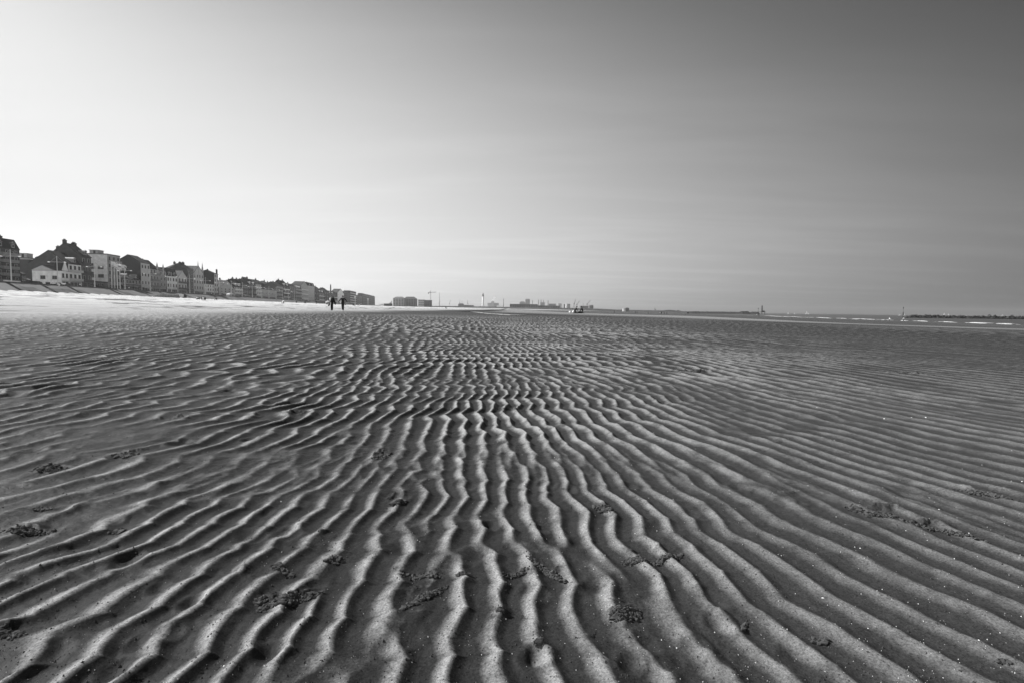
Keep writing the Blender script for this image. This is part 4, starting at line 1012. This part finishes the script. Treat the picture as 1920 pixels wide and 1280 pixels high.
# two walkers
J = stand(.06, .16, .02, .2); 
for _s, _g in (('l', -1), ('r', 1)):
    for _k, _x in (('kn', .065), ('an', .045), ('to', .05)): J[_k + _s] = (_g * _x,) + tuple(J[_k + _s][1:])
w1 = person(J, BLK, BLK, BLK, label='left walker in dark clothes and open jacket, bare-headed, carrying white things')
p = at_depth(622.5, 580, 60); p.z = gz(p.x, p.y); drop(w1, p, math.radians(180), 1.0); p1 = p
J = stand(-.14, .34, .02, -.2); w2 = person(J, BLK, BLK, LGT, label='right walker all in dark clothes with white shoes, elbows held out')
p = at_depth(643, 580.5, 59); p.z = gz(p.x, p.y); drop(w2, p, math.radians(176), 1.02); p2 = p
def rounded(name, mat, loc, pts, label, cat, group=None):
    m = MB()
    for (c, r) in pts: m.ball(c, r, 10)
    return tag(m.build(name, mat, loc=loc, smooth=True), label, cat, group)
# white bundle on the left walker's arm, bag in the hand (camera-left side), dark coat tied round the waist
rounded('white_bundle', WHITE, p1, [((-.16, -.16, 1.30), (.09, .08, .17)), ((-.1, -.16, 1.40), (.07, .06, .1))], 'white folded bundle held against the left walker\'s shoulder', 'bundle')
rounded('white_bag', WHITE, p1, [((-.42, -.1, 1.03), (.16, .09, .10)), ((-.62, -.1, .97), (.12, .06, .06)), ((-.32, -.1, 1.06), (.08, .06, .06))], 'puffy white bag at the left walker\'s elbow', 'bag')
rounded('towel', grey(.55), p1, [((-.09, -.17, .92), (.06, .05, .05)), ((-.10, -.17, .78), (.08, .05, .04))], 'pale rolled towel at the left walker\'s waist', 'towel')
m = MB(); m.tube([(.1, 0, 1.42), (.24, .02, 1.1), (.36, .03, .80), (.38, .04, .66)], [.05, .10, .11, .05], 10)
tag(m.build('coat', BLK, loc=p1, smooth=True), 'dark loose coat hanging off the left walker\'s far side', 'coat')
m = MB(); m.tube([(-.28, 0, .85), (-.36, .02, .62), (-.42, .03, .50)], [.05, .11, .04], 8); tag(m.build('shopping_bag', DGR, loc=p1, smooth=True), 'limp dark bag hanging low beside the left walker\'s leg', 'bag')
rounded('white_bottle', WHITE, p2, [((-.23, -.12, .98), (.05, .05, .10))], 'white bottle at the right walker\'s hip', 'bottle')

# crouching group on the sand bar
def on_bar(px, Y=84.0, dx=0):
    p = at_depth(px, 588, Y); p.z = gz(p.x, p.y) ; return p
gg = 'people sitting and kneeling on the far sand bar'
t = person(kneeling(.22), BLK, BLK, BLK, label='kneeling person in black, left of the pair on the sand bar', group=gg); drop(t, on_bar(1077.5), math.radians(-100), 1.0)
t = person(kneeling(.15), BLK, DGR, LGT, label='kneeling person in black top and grey trousers, right end of the group on the bar', group=gg); drop(t, on_bar(1092.5), math.radians(95), 1.0)
t = person(sitting(.05), LGT, BLK, BLK, label='child in white sitting between the two kneeling people', group=gg); drop(t, on_bar(1083), math.radians(-80), .85)
bar = on_bar
rounded('white_ball', WHITE, bar(1068.8), [((0, 0, .2), .2)], 'white ball on the sand bar left of the kneeling pair', 'ball')
rounded('beach_bag', WHITE, bar(1075), [((0, 0, .22), (.22, .18, .22)), ((.05, 0, .42), (.12, .1, .1))], 'white beach bag against the left kneeling person', 'bag')
rounded('dark_bag', BLK, bar(1087), [((0, 0, .13), (.34, .2, .13)), ((-.2, 0, .22), (.1, .1, .12))], 'low black bag lying before the right kneeling person', 'bag')
rounded('dark_blanket', BLK, bar(1079.5) + Vector((0, -.5, 0)), [((0, 0, .08), (.5, .25, .1))], 'black crumpled blanket under the left kneeling person', 'blanket')

# strollers far out on the wet sand and in the water
protoA = person(stand(.2, .12), BLK, BLK, BLK, label='x'); protoB = person(stand(.1, .1), LGT, BLK, BLK, label='x')
far_people = [(1151.5, 587.6, 'A', 'lone dark stroller on the wet sand right of the dock tank', 1.0), (1191, 587.4, 'A', 'left one of a faint pair on the wet sand', .9),
              (1194.5, 587.6, 'A', 'right one of a faint pair on the wet sand', .85), (1215.3, 588.2, 'A', 'small solitary figure between two pairs of strollers', .8),
              (1240.3, 589.6, 'A', 'darkest and tallest figure of the far quartet', 1.05), (1237.5, 589.0, 'B', 'pale-topped figure close left of the darkest stroller', .8),
              (1245.3, 588.8, 'A', 'stooping dark figure right of the darkest stroller', .8), (1250.3, 589.4, 'A', 'rightmost figure of the far quartet', .9),
              (1285, 591.5, 'A', 'tiny figure alone at the water edge right of the quartet', .5)]
for px, py, kd, lab, sc in far_people:
    q = gp(px, py); Y = min(q.y, 330); p = at_depth(px, py, Y); p.z = gz(p.x, p.y)
    o = copy_tree(protoA if kd == 'A' else protoB); tag(o, lab, 'person', 'strollers far out on the wet sand'); drop(o, p, random.uniform(0, 6.28), sc)
for px, Y, kd, lab, sc in ((1422.5, 330, 'A', 'dark figure at the water edge under the light tower', 1.1), (1418.5, 332, 'B', 'pale-topped figure crouched beside the dark one under the light tower', .9),
                           (1413.5, 335, 'A', 'little figure left of the two under the light tower', .55),
                           (1668, 235, 'B', 'bather in a white top wading left of the sea marker', 1.0), (1694.5, 225, 'B', 'larger bather in a white top wading under the sea marker', 1.15)):
    p = at_depth(px, 600, Y); p.z = SEA - .25 if px > 1500 else max(SEA - .1, gz(p.x, p.y))
    o = copy_tree(protoA if kd == 'A' else protoB); tag(o, lab, 'person', 'people at the water edge'); drop(o, p, 2.0 + px, sc)
# people on the dry beach and the promenade
sitA = person(sitting(.1), BLK, BLK, BLK, label='x'); sitB = person(sitting(.0), LGT, DGR, BLK, label='x')
for px, py, kd, lab in ((370.5, 562, 'sB', 'pale sitter at the left of the reclining group on the dry beach'), (374, 562.3, 'sA', 'dark figure reclining second in the dry-beach group'),
                        (377, 562, 'sA', 'upright dark sitter in the middle of the dry-beach group'), (381, 562.6, 'sB', 'pale sitter right of the upright dark one on the dry beach'),
                        (384.5, 563, 'sA', 'dark sitter at the right end of the dry-beach group'), (403, 558.5, 'sA', 'dark sitter high on the pale sand before the wide sea-facing gable'),
                        (406.5, 563, 'sA', 'dark figure sprawled just below the one by the wide gable'), (549.5, 566, 'sA', 'dark sitter right of the white beach tent'),
                        (555.5, 568.5, 'sA', 'low dark sitter on the slope, second right of the white tent'), (572, 569.5, 'sA', 'faint small sitter halfway from the tent to the standing child'),
                        (593, 570.5, 'A', 'dark standing child left of the two walkers'), (611.5, 571.5, 'sB', 'small pale sitter just left of the left walker'),
                        (633, 571, 'sB', 'sitter in grey between the two walkers'), (648.5, 573, 'sA', 'low dark figure right of the right walker'),
                        (662, 573, 'sA', 'dark sitter left of the thick globe lamp base'), (666, 573.6, 'sB', 'pale-topped sitter at the thick globe lamp base'),
                        (674, 574, 'sB', 'little sitter right of the thick globe lamp'), (823, 577.2, 'sA', 'tiny dark sitter far off under the radio mast')):
    q = gp(px, py); src = {'A': protoA, 'B': protoB, 'sA': sitA, 'sB': sitB}[kd]; o = copy_tree(src)
    tag(o, lab, 'person', 'people on the dry beach'); drop(o, q, random.uniform(0, 6.28), .75 if kd == 'A' else 1.0)
q = gp(835.5, 578); q.y = min(q.y, 330); q.x = at_depth(835.5, 578, q.y).x; q.z = gz(q.x, q.y)
for i, lab in enumerate(('left one of two dark figures huddled below the harbour cranes', 'right one of two dark figures huddled below the harbour cranes')):
    o = copy_tree(protoA); tag(o, lab, 'person', 'people on the dry beach'); drop(o, q + Vector((i * .75, 0, 0)), i * 2.0, .95)
for px, kd, lab in ((148, 'A', 'dark pedestrian on the promenade before the balconied white front'), (151.5, 'B', 'pale-topped pedestrian beside the dark one on the promenade'),
                    (234, 'A', 'dark pedestrian right of the flagpoles'), (243, 'B', 'pale-topped pedestrian before the wide glazed house'), (392, 'A', 'dark pedestrian by the low white flat house'),
                    (397, 'B', 'pale pedestrian by the low white flat house'), (276, 'A', 'dark pedestrian before the broad black gabled house')):
    s = s_of(px, 3.5); o = copy_tree(protoA if kd == 'A' else protoB); tag(o, lab, 'person', 'pedestrians on the promenade'); drop(o, W_(s, 3.5, PROM), random.uniform(0, 6), 1.0)
for o in (protoA, protoB, sitA, sitB):
    for c in list(o.children): bpy.data.objects.remove(c)
    bpy.data.objects.remove(o)
# beach tent
q = gp(531.5, 569); t = empty('beach_tent', q, math.radians(20), 'white dome beach tent with a dark opening on the dry sand', 'tent')
m = MB(); v = []; sc = 6.2 / 960 * q.y
for i in range(9):
    a = math.pi * i / 8
    for j in range(5): b_ = math.pi / 2 * j / 4; v.append((sc * .55 * math.cos(a) * math.cos(b_ * .0 + 0) * (1 - .5 * (j / 4) ** 2), sc * .35 * (j - 2) / 2, sc * .8 * math.sin(a) * (1 - .25 * ((j - 2) / 2) ** 2)))
m.v = v
for i in range(8):
    for j in range(4): a = i * 5 + j; m.f.append((a, a + 1, a + 6, a + 5)); m.m.append(0)
m.build('canvas', WHITE, t, smooth=True); m = MB(); m.box((-.05 * sc, -.38 * sc, 0), (.22 * sc, -.33 * sc, .5 * sc)); m.build('opening', DARK, t)

# ------------------------------------------------------------------ sand clumps, stones and shells on the rippled sand
CL = grey(.05, .95, .4, 60, 'wet_clump')
def clump(px, py, wpx, hpx, n, label, ang=0.0, size=1.0, tone=None):
    c = gp(px, py, True); k = c.y / 960; ky = (c.y ** 2) / (960 * CH); rr = random.Random(int(px * 7 + py)); m = MB()
    xs = []; ys = []
    n = int(n * 2.4)
    for i in range(n):
        u = max(-1, min(1, rr.gauss(0, .42))); v = max(-.9, min(.9, rr.gauss(0, .36))); xs.append(c.x + (u * wpx * k * math.cos(ang)) * .5 * 2 / 2 + v * hpx * k * math.sin(ang)); ys.append(c.y + v * hpx * ky * .5 + u * wpx * k * math.sin(ang) * 1.5)
    zs = ground(np.array(xs), np.array(ys))
    for i in range(n):
        r = min(abs(rr.gauss(0, .0012)) ** 1.0 + .0007 + (.0022 if rr.random() < .08 else 0), .0042) * (.8 + .45 * size) * (1 + max(0, c.y - 1.2) * .25)
        rock(m, (xs[i] - c.x, ys[i] - c.y, float(zs[i]) - c.z + r * .25), (r * rr.uniform(.8, 1.5), r * rr.uniform(.7, 1.2), r * rr.uniform(.6, 1.0)), rr)
    return tag(m.build('sand_clump', tone or CL, loc=c), label, 'sand clump', 'crumbly clumps of wet sand on the ripples')
for a in [(225, 996, 26, 14, 26, 'dark angular lump of wet sand alone at the lower left', 0, 2.6), (50, 1000, 90, 16, 120, 'long crumbly sand clump at the left edge, above the lowest one', 0, 1.5),
          (18, 1192, 60, 22, 90, 'pale-topped sand clump cut by the bottom of the left edge', 0, 1.3), (95, 881, 60, 14, 90, 'flat sand clump high on the left edge', 0, 2.2),
          (235, 855, 45, 10, 70, 'thin scatter of sand crumbs up the left side, right of the flat clump', 0, 2.0), (82, 956, 30, 8, 50, 'small sand crumbs between the flat clump and the long one', 0, 1.8),
          (545, 1126, 95, 26, 260, 'widest crumbly sand heap, left of the bottom centre', .15, 1.35), (487, 1128, 26, 18, 30, 'black knobbly lump at the left end of the widest heap', 0, 2.2),
          (530, 1075, 60, 14, 90, 'broken sand crust just above the widest heap', -.2, 1.2), (631, 1055, 34, 16, 80, 'compact dark clump above and right of the widest heap', .1, 1.4),
          (800, 1120, 70, 22, 190, 'sprawling crumb field left of the centre ridge', .3, 1.1), (790, 1085, 80, 16, 90, 'thin crumbs above the sprawling crumb field', 0, .9),
          (1022, 1078, 70, 22, 230, 'arched dark sand clump across two ridges at bottom centre', -.35, 1.35), (968, 1085, 50, 12, 90, 'crumb trail leading left from the arched clump', .1, 1.1),
          (1172, 1158, 62, 30, 300, 'round crater-like crumbly clump right of bottom centre', .1, 1.25), (1195, 1052, 60, 14, 120, 'loose crumbs in the trough above the crater-like clump', 0, 1.0),
          (1255, 1043, 70, 14, 140, 'thin dark clump line right of the loose crumbs', .2, 1.2), (1130, 962, 40, 12, 80, 'small dark clump on the crest above the arched one', -.2, 1.5),
          (1605, 958, 26, 12, 50, 'dark peaked crumb at the left end of the right-hand scatter', 0, 2.0), (1650, 968, 60, 12, 110, 'sand crumbs beside the dark peaked crumb', 0, 1.3),
          (1750, 995, 100, 22, 200, 'long scatter of crumbs on the right, ending the broken line', -.35, 1.4), (1845, 930, 60, 16, 130, 'dark crumbs near the right edge above the long scatter', -.3, 2.0),
          (1537, 1214, 34, 14, 60, 'leaf-like dark clump low on the right', 0, 1.2), (1395, 1178, 26, 10, 50, 'pair of crumbs left of the leaf-like clump', .4, 1.1),
          (1882, 1256, 22, 10, 40, 'tiny clump near the bottom right corner', 0, 1.0), (745, 940, 30, 16, 60, 'black clump in a hollow of the middle ripples', .2, 1.6),
          (711, 858, 34, 12, 70, 'small dark clump in the middle ripples above the hollow one', 0, 2.2), (870, 1080, 26, 8, 40, 'few crumbs on the bright ridge right of the crumb field', 0, 1.1),
          (940, 1143, 16, 8, 24, 'small nugget between the crumb field and the arched clump', 0, 1.3), (1010, 1228, 14, 10, 14, 'lone black pebble-like crumb at bottom centre', 0, 1.8)]:
    clump(*a)
m = MB(); rr = random.Random(77); xs = []; ys = []; rs_ = []
NG = 11000
for i in range(NG):
    py = 640 + 680 * rr.random() ** .6; px = rr.uniform(-260, 2180); x, y = flatp(px, py); xs.append(x); ys.append(y); rs_.append(min(.004, abs(rr.gauss(0, .0007)) * (1 + y * .30) + .0004))
zs = ground(np.array(xs), np.array(ys))
for i in range(NG):
    r = rs_[i]; c = (xs[i], ys[i], float(zs[i]) + r * .3); a = rr.uniform(0, 6.28); q = [(c[0] + r * math.cos(a + k * 2.1), c[1] + r * math.sin(a + k * 2.1), c[2] - r * .5) for k in range(3)]
    m.add(q + [(c[0], c[1], c[2] + r * .8)], [(0, 1, 3), (1, 2, 3), (2, 0, 3), (0, 2, 1)], 0 if rr.random() < .80 or rs_[i] > .0016 * (1 + .3 * ys[i]) else 1)
tag(m.build('sand_grit', [grey(.04, .9, .3, 40, 'grit_dark'), grey(.42, .5, .1, 40, 'grit_shell')]), kind='stuff')
SH = grey(.6, .4, .08, 30, 'shell')
shells = [(1543, 1125, 9, 'largest white shell, half sunk in a trough low on the right'), (1613, 1031, 6, 'white shell beside a dark crumb right of centre'), (1658, 786, 6, 'white shell fleck, first of the upper right trio'),
          (1709, 783, 4.5, 'tiny middle fleck of the upper right shell trio'), (1736, 782, 6.5, 'white oval fleck, last of the upper right shell trio'), (1817, 999, 5, 'white shell chip near the crumb scatter on the right'),
          (1627, 1190, 5, 'white chip between two low right troughs'), (1427, 1192, 4.5, 'white chip left of the leaf-like clump'), (1835, 1210, 6, 'flat white shell low by the right edge'),
          (1761, 956, 5, 'white chip above the long crumb scatter'), (1916, 906, 5, 'white chip touching the right edge'), (1852, 924, 4, 'white fleck by the dark crumbs near the right edge'),
          (944, 884, 5, 'bright fleck on the middle ridge above the twin crests'), (1128, 1116, 5, 'small curled shell on the slope above the crater-like clump'), (420, 1249, 7, 'elongated white shell at the bottom left'),
          (496, 1258, 4, 'white speck right of the elongated shell'), (1532, 764, 4, 'far white fleck in the upper right ripples'), (1396, 770, 3.5, 'faint white fleck left of the far one in the upper ripples'),
          (984, 909, 4, 'small bright speck right of the bright middle fleck'), (527, 940, 4.5, 'white sliver in the left middle troughs'), (1070, 1246, 9, 'dark-rimmed mussel shell at the bottom centre')]
for px, py, w, lab in shells:
    c = gp(px, py, True); r = w * .32 * c.y / 960; m = MB(); v = []; n = 10
    for j in range(4):
        for k in range(n):
            a = 2 * math.pi * k / n; q = 1 - j * .28; v.append((r * q * math.cos(a) * (1 + .15 * math.cos(3 * a)), r * .75 * q * math.sin(a), r * .55 * (1 - q * q)))
    m.v = v + [(0, 0, r * .58)]
    for j in range(3):
        for k in range(n): m.f.append((j * n + k, j * n + (k + 1) % n, (j + 1) * n + (k + 1) % n, (j + 1) * n + k)); m.m.append(0)
    for k in range(n): m.f.append((3 * n + k, 3 * n + (k + 1) % n, 4 * n)); m.m.append(0)
    o = m.build('shell', DARK if 'mussel' in lab else SH, loc=c + Vector((0, 0, r * .1)), smooth=True); o.rotation_euler = (rr.uniform(-.5, .5), rr.uniform(-.4, .4), rr.uniform(0, 6)); tag(o, lab, 'shell', 'shells on the rippled sand')

# ------------------------------------------------------------------ haze
def build_haze():
    m, nt, b = new_mat('haze'); nt.nodes.remove(b); out = nt.nodes['Material Output']
    v = nt.nodes.new('ShaderNodeVolumePrincipled'); v.inputs['Color'].default_value = (.95, .95, .95, 1); v.inputs['Density'].default_value = HAZE_D
    v.inputs['Anisotropy'].default_value = .5
    nt.links.new(v.outputs[0], out.inputs['Volume'])
    q = MB(); q.box((-6600, -6600, -8), (6600, 6600, 85)); tag(q.build('haze', m), kind='stuff')
HAZE_D = 0.8e-4
if HAZE_D: build_haze()
# ------------------------------------------------------------------ sky and sun
SUN_AZ = math.radians(-68); SUN_EL = math.radians(38)
def build_world():
    w = bpy.data.worlds.new('World'); SC.world = w; w.use_nodes = True
    nt = w.node_tree; L = nt.links.new; bg = nt.nodes['Background']
    sk = nt.nodes.new('ShaderNodeTexSky'); sk.sky_type = 'NISHITA'; sk.sun_disc = False
    sk.sun_elevation = SUN_EL; sk.sun_rotation = SUN_AZ
    sep = nt.nodes.new('ShaderNodeSeparateColor'); L(sk.outputs[0], sep.inputs[0])
    tc = nt.nodes.new('ShaderNodeTexCoord'); d = nt.nodes.new('ShaderNodeSeparateXYZ'); L(tc.outputs['Generated'], d.inputs[0])
    def M(op, a, b_=None, clamp=False):
        q = nt.nodes.new('ShaderNodeMath'); q.operation = op; q.use_clamp = clamp
        for i, v in enumerate((a, b_)):
            if v is None: continue
            if isinstance(v, (int, float)): q.inputs[i].default_value = v
            else: L(v, q.inputs[i])
        return q.outputs[0]
    a = M('ARCTAN2', d.outputs[0], d.outputs[1]); a = M('MAXIMUM', M('MINIMUM', a, 0.95), -0.95)
    e = M('MAXIMUM', M('MINIMUM', d.outputs[2], 0.56), 0.0)
    C = [-2.185, -0.1434, -1.0578, -0.1545, 4.1885, -4.5164, -4.9541, -0.4544, -0.7578, -0.0422]
    a2 = M('MULTIPLY', a, a); e2 = M('MULTIPLY', e, e)
    terms = [a, a2, M('MULTIPLY', a2, a), e, e2, M('MULTIPLY', e2, e), M('MULTIPLY', a, e), M('MULTIPLY', a2, e), M('MULTIPLY', a, e2)]
    s = M('ADD', M('MULTIPLY', terms[0], C[1]), C[0])
    for t, c in zip(terms[1:], C[2:]): s = M('ADD', s, M('MULTIPLY', t, c))
    hz = nt.nodes.new('ShaderNodeMapRange'); hz.interpolation_type = 'SMOOTHSTEP'; L(e, hz.inputs['Value'])
    hz.inputs['From Min'].default_value = 0.16; hz.inputs['From Max'].default_value = 0.0
    s = M('SUBTRACT', s, M('MULTIPLY', hz.outputs['Result'], M('ADD', 0.12, M('MULTIPLY', a, 0.28))))
    # the sky behind the camera and overhead, brightened as unseen fill for the shaded walls
    bk = nt.nodes.new('ShaderNodeMapRange'); bk.interpolation_type = 'SMOOTHSTEP'; L(d.outputs[1], bk.inputs['Value'])
    bk.inputs['From Min'].default_value = 0.3; bk.inputs['From Max'].default_value = -0.5
    f = bk.outputs['Result']; s = M('ADD', M('MULTIPLY', s, M('SUBTRACT', 1.0, f)), M('MULTIPLY', f, -0.95))
    # faint streaks of high cirrus, laid out on a plane above the beach
    zz = M('ADD', M('MAXIMUM', d.outputs[2], 0.0), 0.06)
    cx = M('DIVIDE', d.outputs[0], zz); cy = M('DIVIDE', d.outputs[1], zz)
    cv = nt.nodes.new('ShaderNodeCombineXYZ'); L(cx, cv.inputs[0]); L(cy, cv.inputs[1])
    mp = nt.nodes.new('ShaderNodeMapping'); mp.inputs['Scale'].default_value = (0.35, 1.5, 1); mp.inputs['Rotation'].default_value = (0, 0, math.radians(-14)); L(cv.outputs[0], mp.inputs['Vector'])
    n = nt.nodes.new('ShaderNodeTexNoise'); n.inputs['Scale'].default_value = 1.1; n.inputs['Detail'].default_value = 7; n.inputs['Roughness'].default_value = 0.55
    n.inputs['Distortion'].default_value = 0.4
    L(mp.outputs[0], n.inputs['Vector'])
    mr = nt.nodes.new('ShaderNodeMapRange'); mr.inputs['From Min'].default_value = 0.45; mr.inputs['From Max'].default_value = 0.75
    mr.inputs['To Min'].default_value = -0.01; mr.inputs['To Max'].default_value = 0.11; L(n.outputs['Fac'], mr.inputs['Value'])
    cr_ = nt.nodes.new('ShaderNodeMapRange'); cr_.interpolation_type = 'SMOOTHSTEP'; L(a, cr_.inputs['Value'])
    cr_.inputs['From Min'].default_value = -0.75; cr_.inputs['From Max'].default_value = 0.25; cr_.inputs['To Min'].default_value = 0.25; cr_.inputs['To Max'].default_value = 1.0
    s = M('ADD', s, M('MULTIPLY', mr.outputs[0], cr_.outputs[0]))
    k = M('EXPONENT', s)
    v = M('MULTIPLY', sep.outputs[0], M('MULTIPLY', k, 10 / 2 ** EXPO))   # red-filter black and white
    c = nt.nodes.new('ShaderNodeCombineColor')
    for i in range(3): L(v, c.inputs[i])
    L(c.outputs[0], bg.inputs[0]); bg.inputs[1].default_value = 0.1
    ld = bpy.data.lights.new('sun', 'SUN'); ld.energy = 3.8; ld.angle = math.radians(0.5); ld.color = (1, 1, 1)
    lo = bpy.data.objects.new('sun', ld); COL.objects.link(lo)
    dv = -Vector((math.sin(SUN_AZ) * math.cos(SUN_EL), math.cos(SUN_AZ) * math.cos(SUN_EL), math.sin(SUN_EL)))
    lo.rotation_euler = dv.to_track_quat('-Z', 'Y').to_euler(); lo.location = (-60, 40, 60)
build_world()
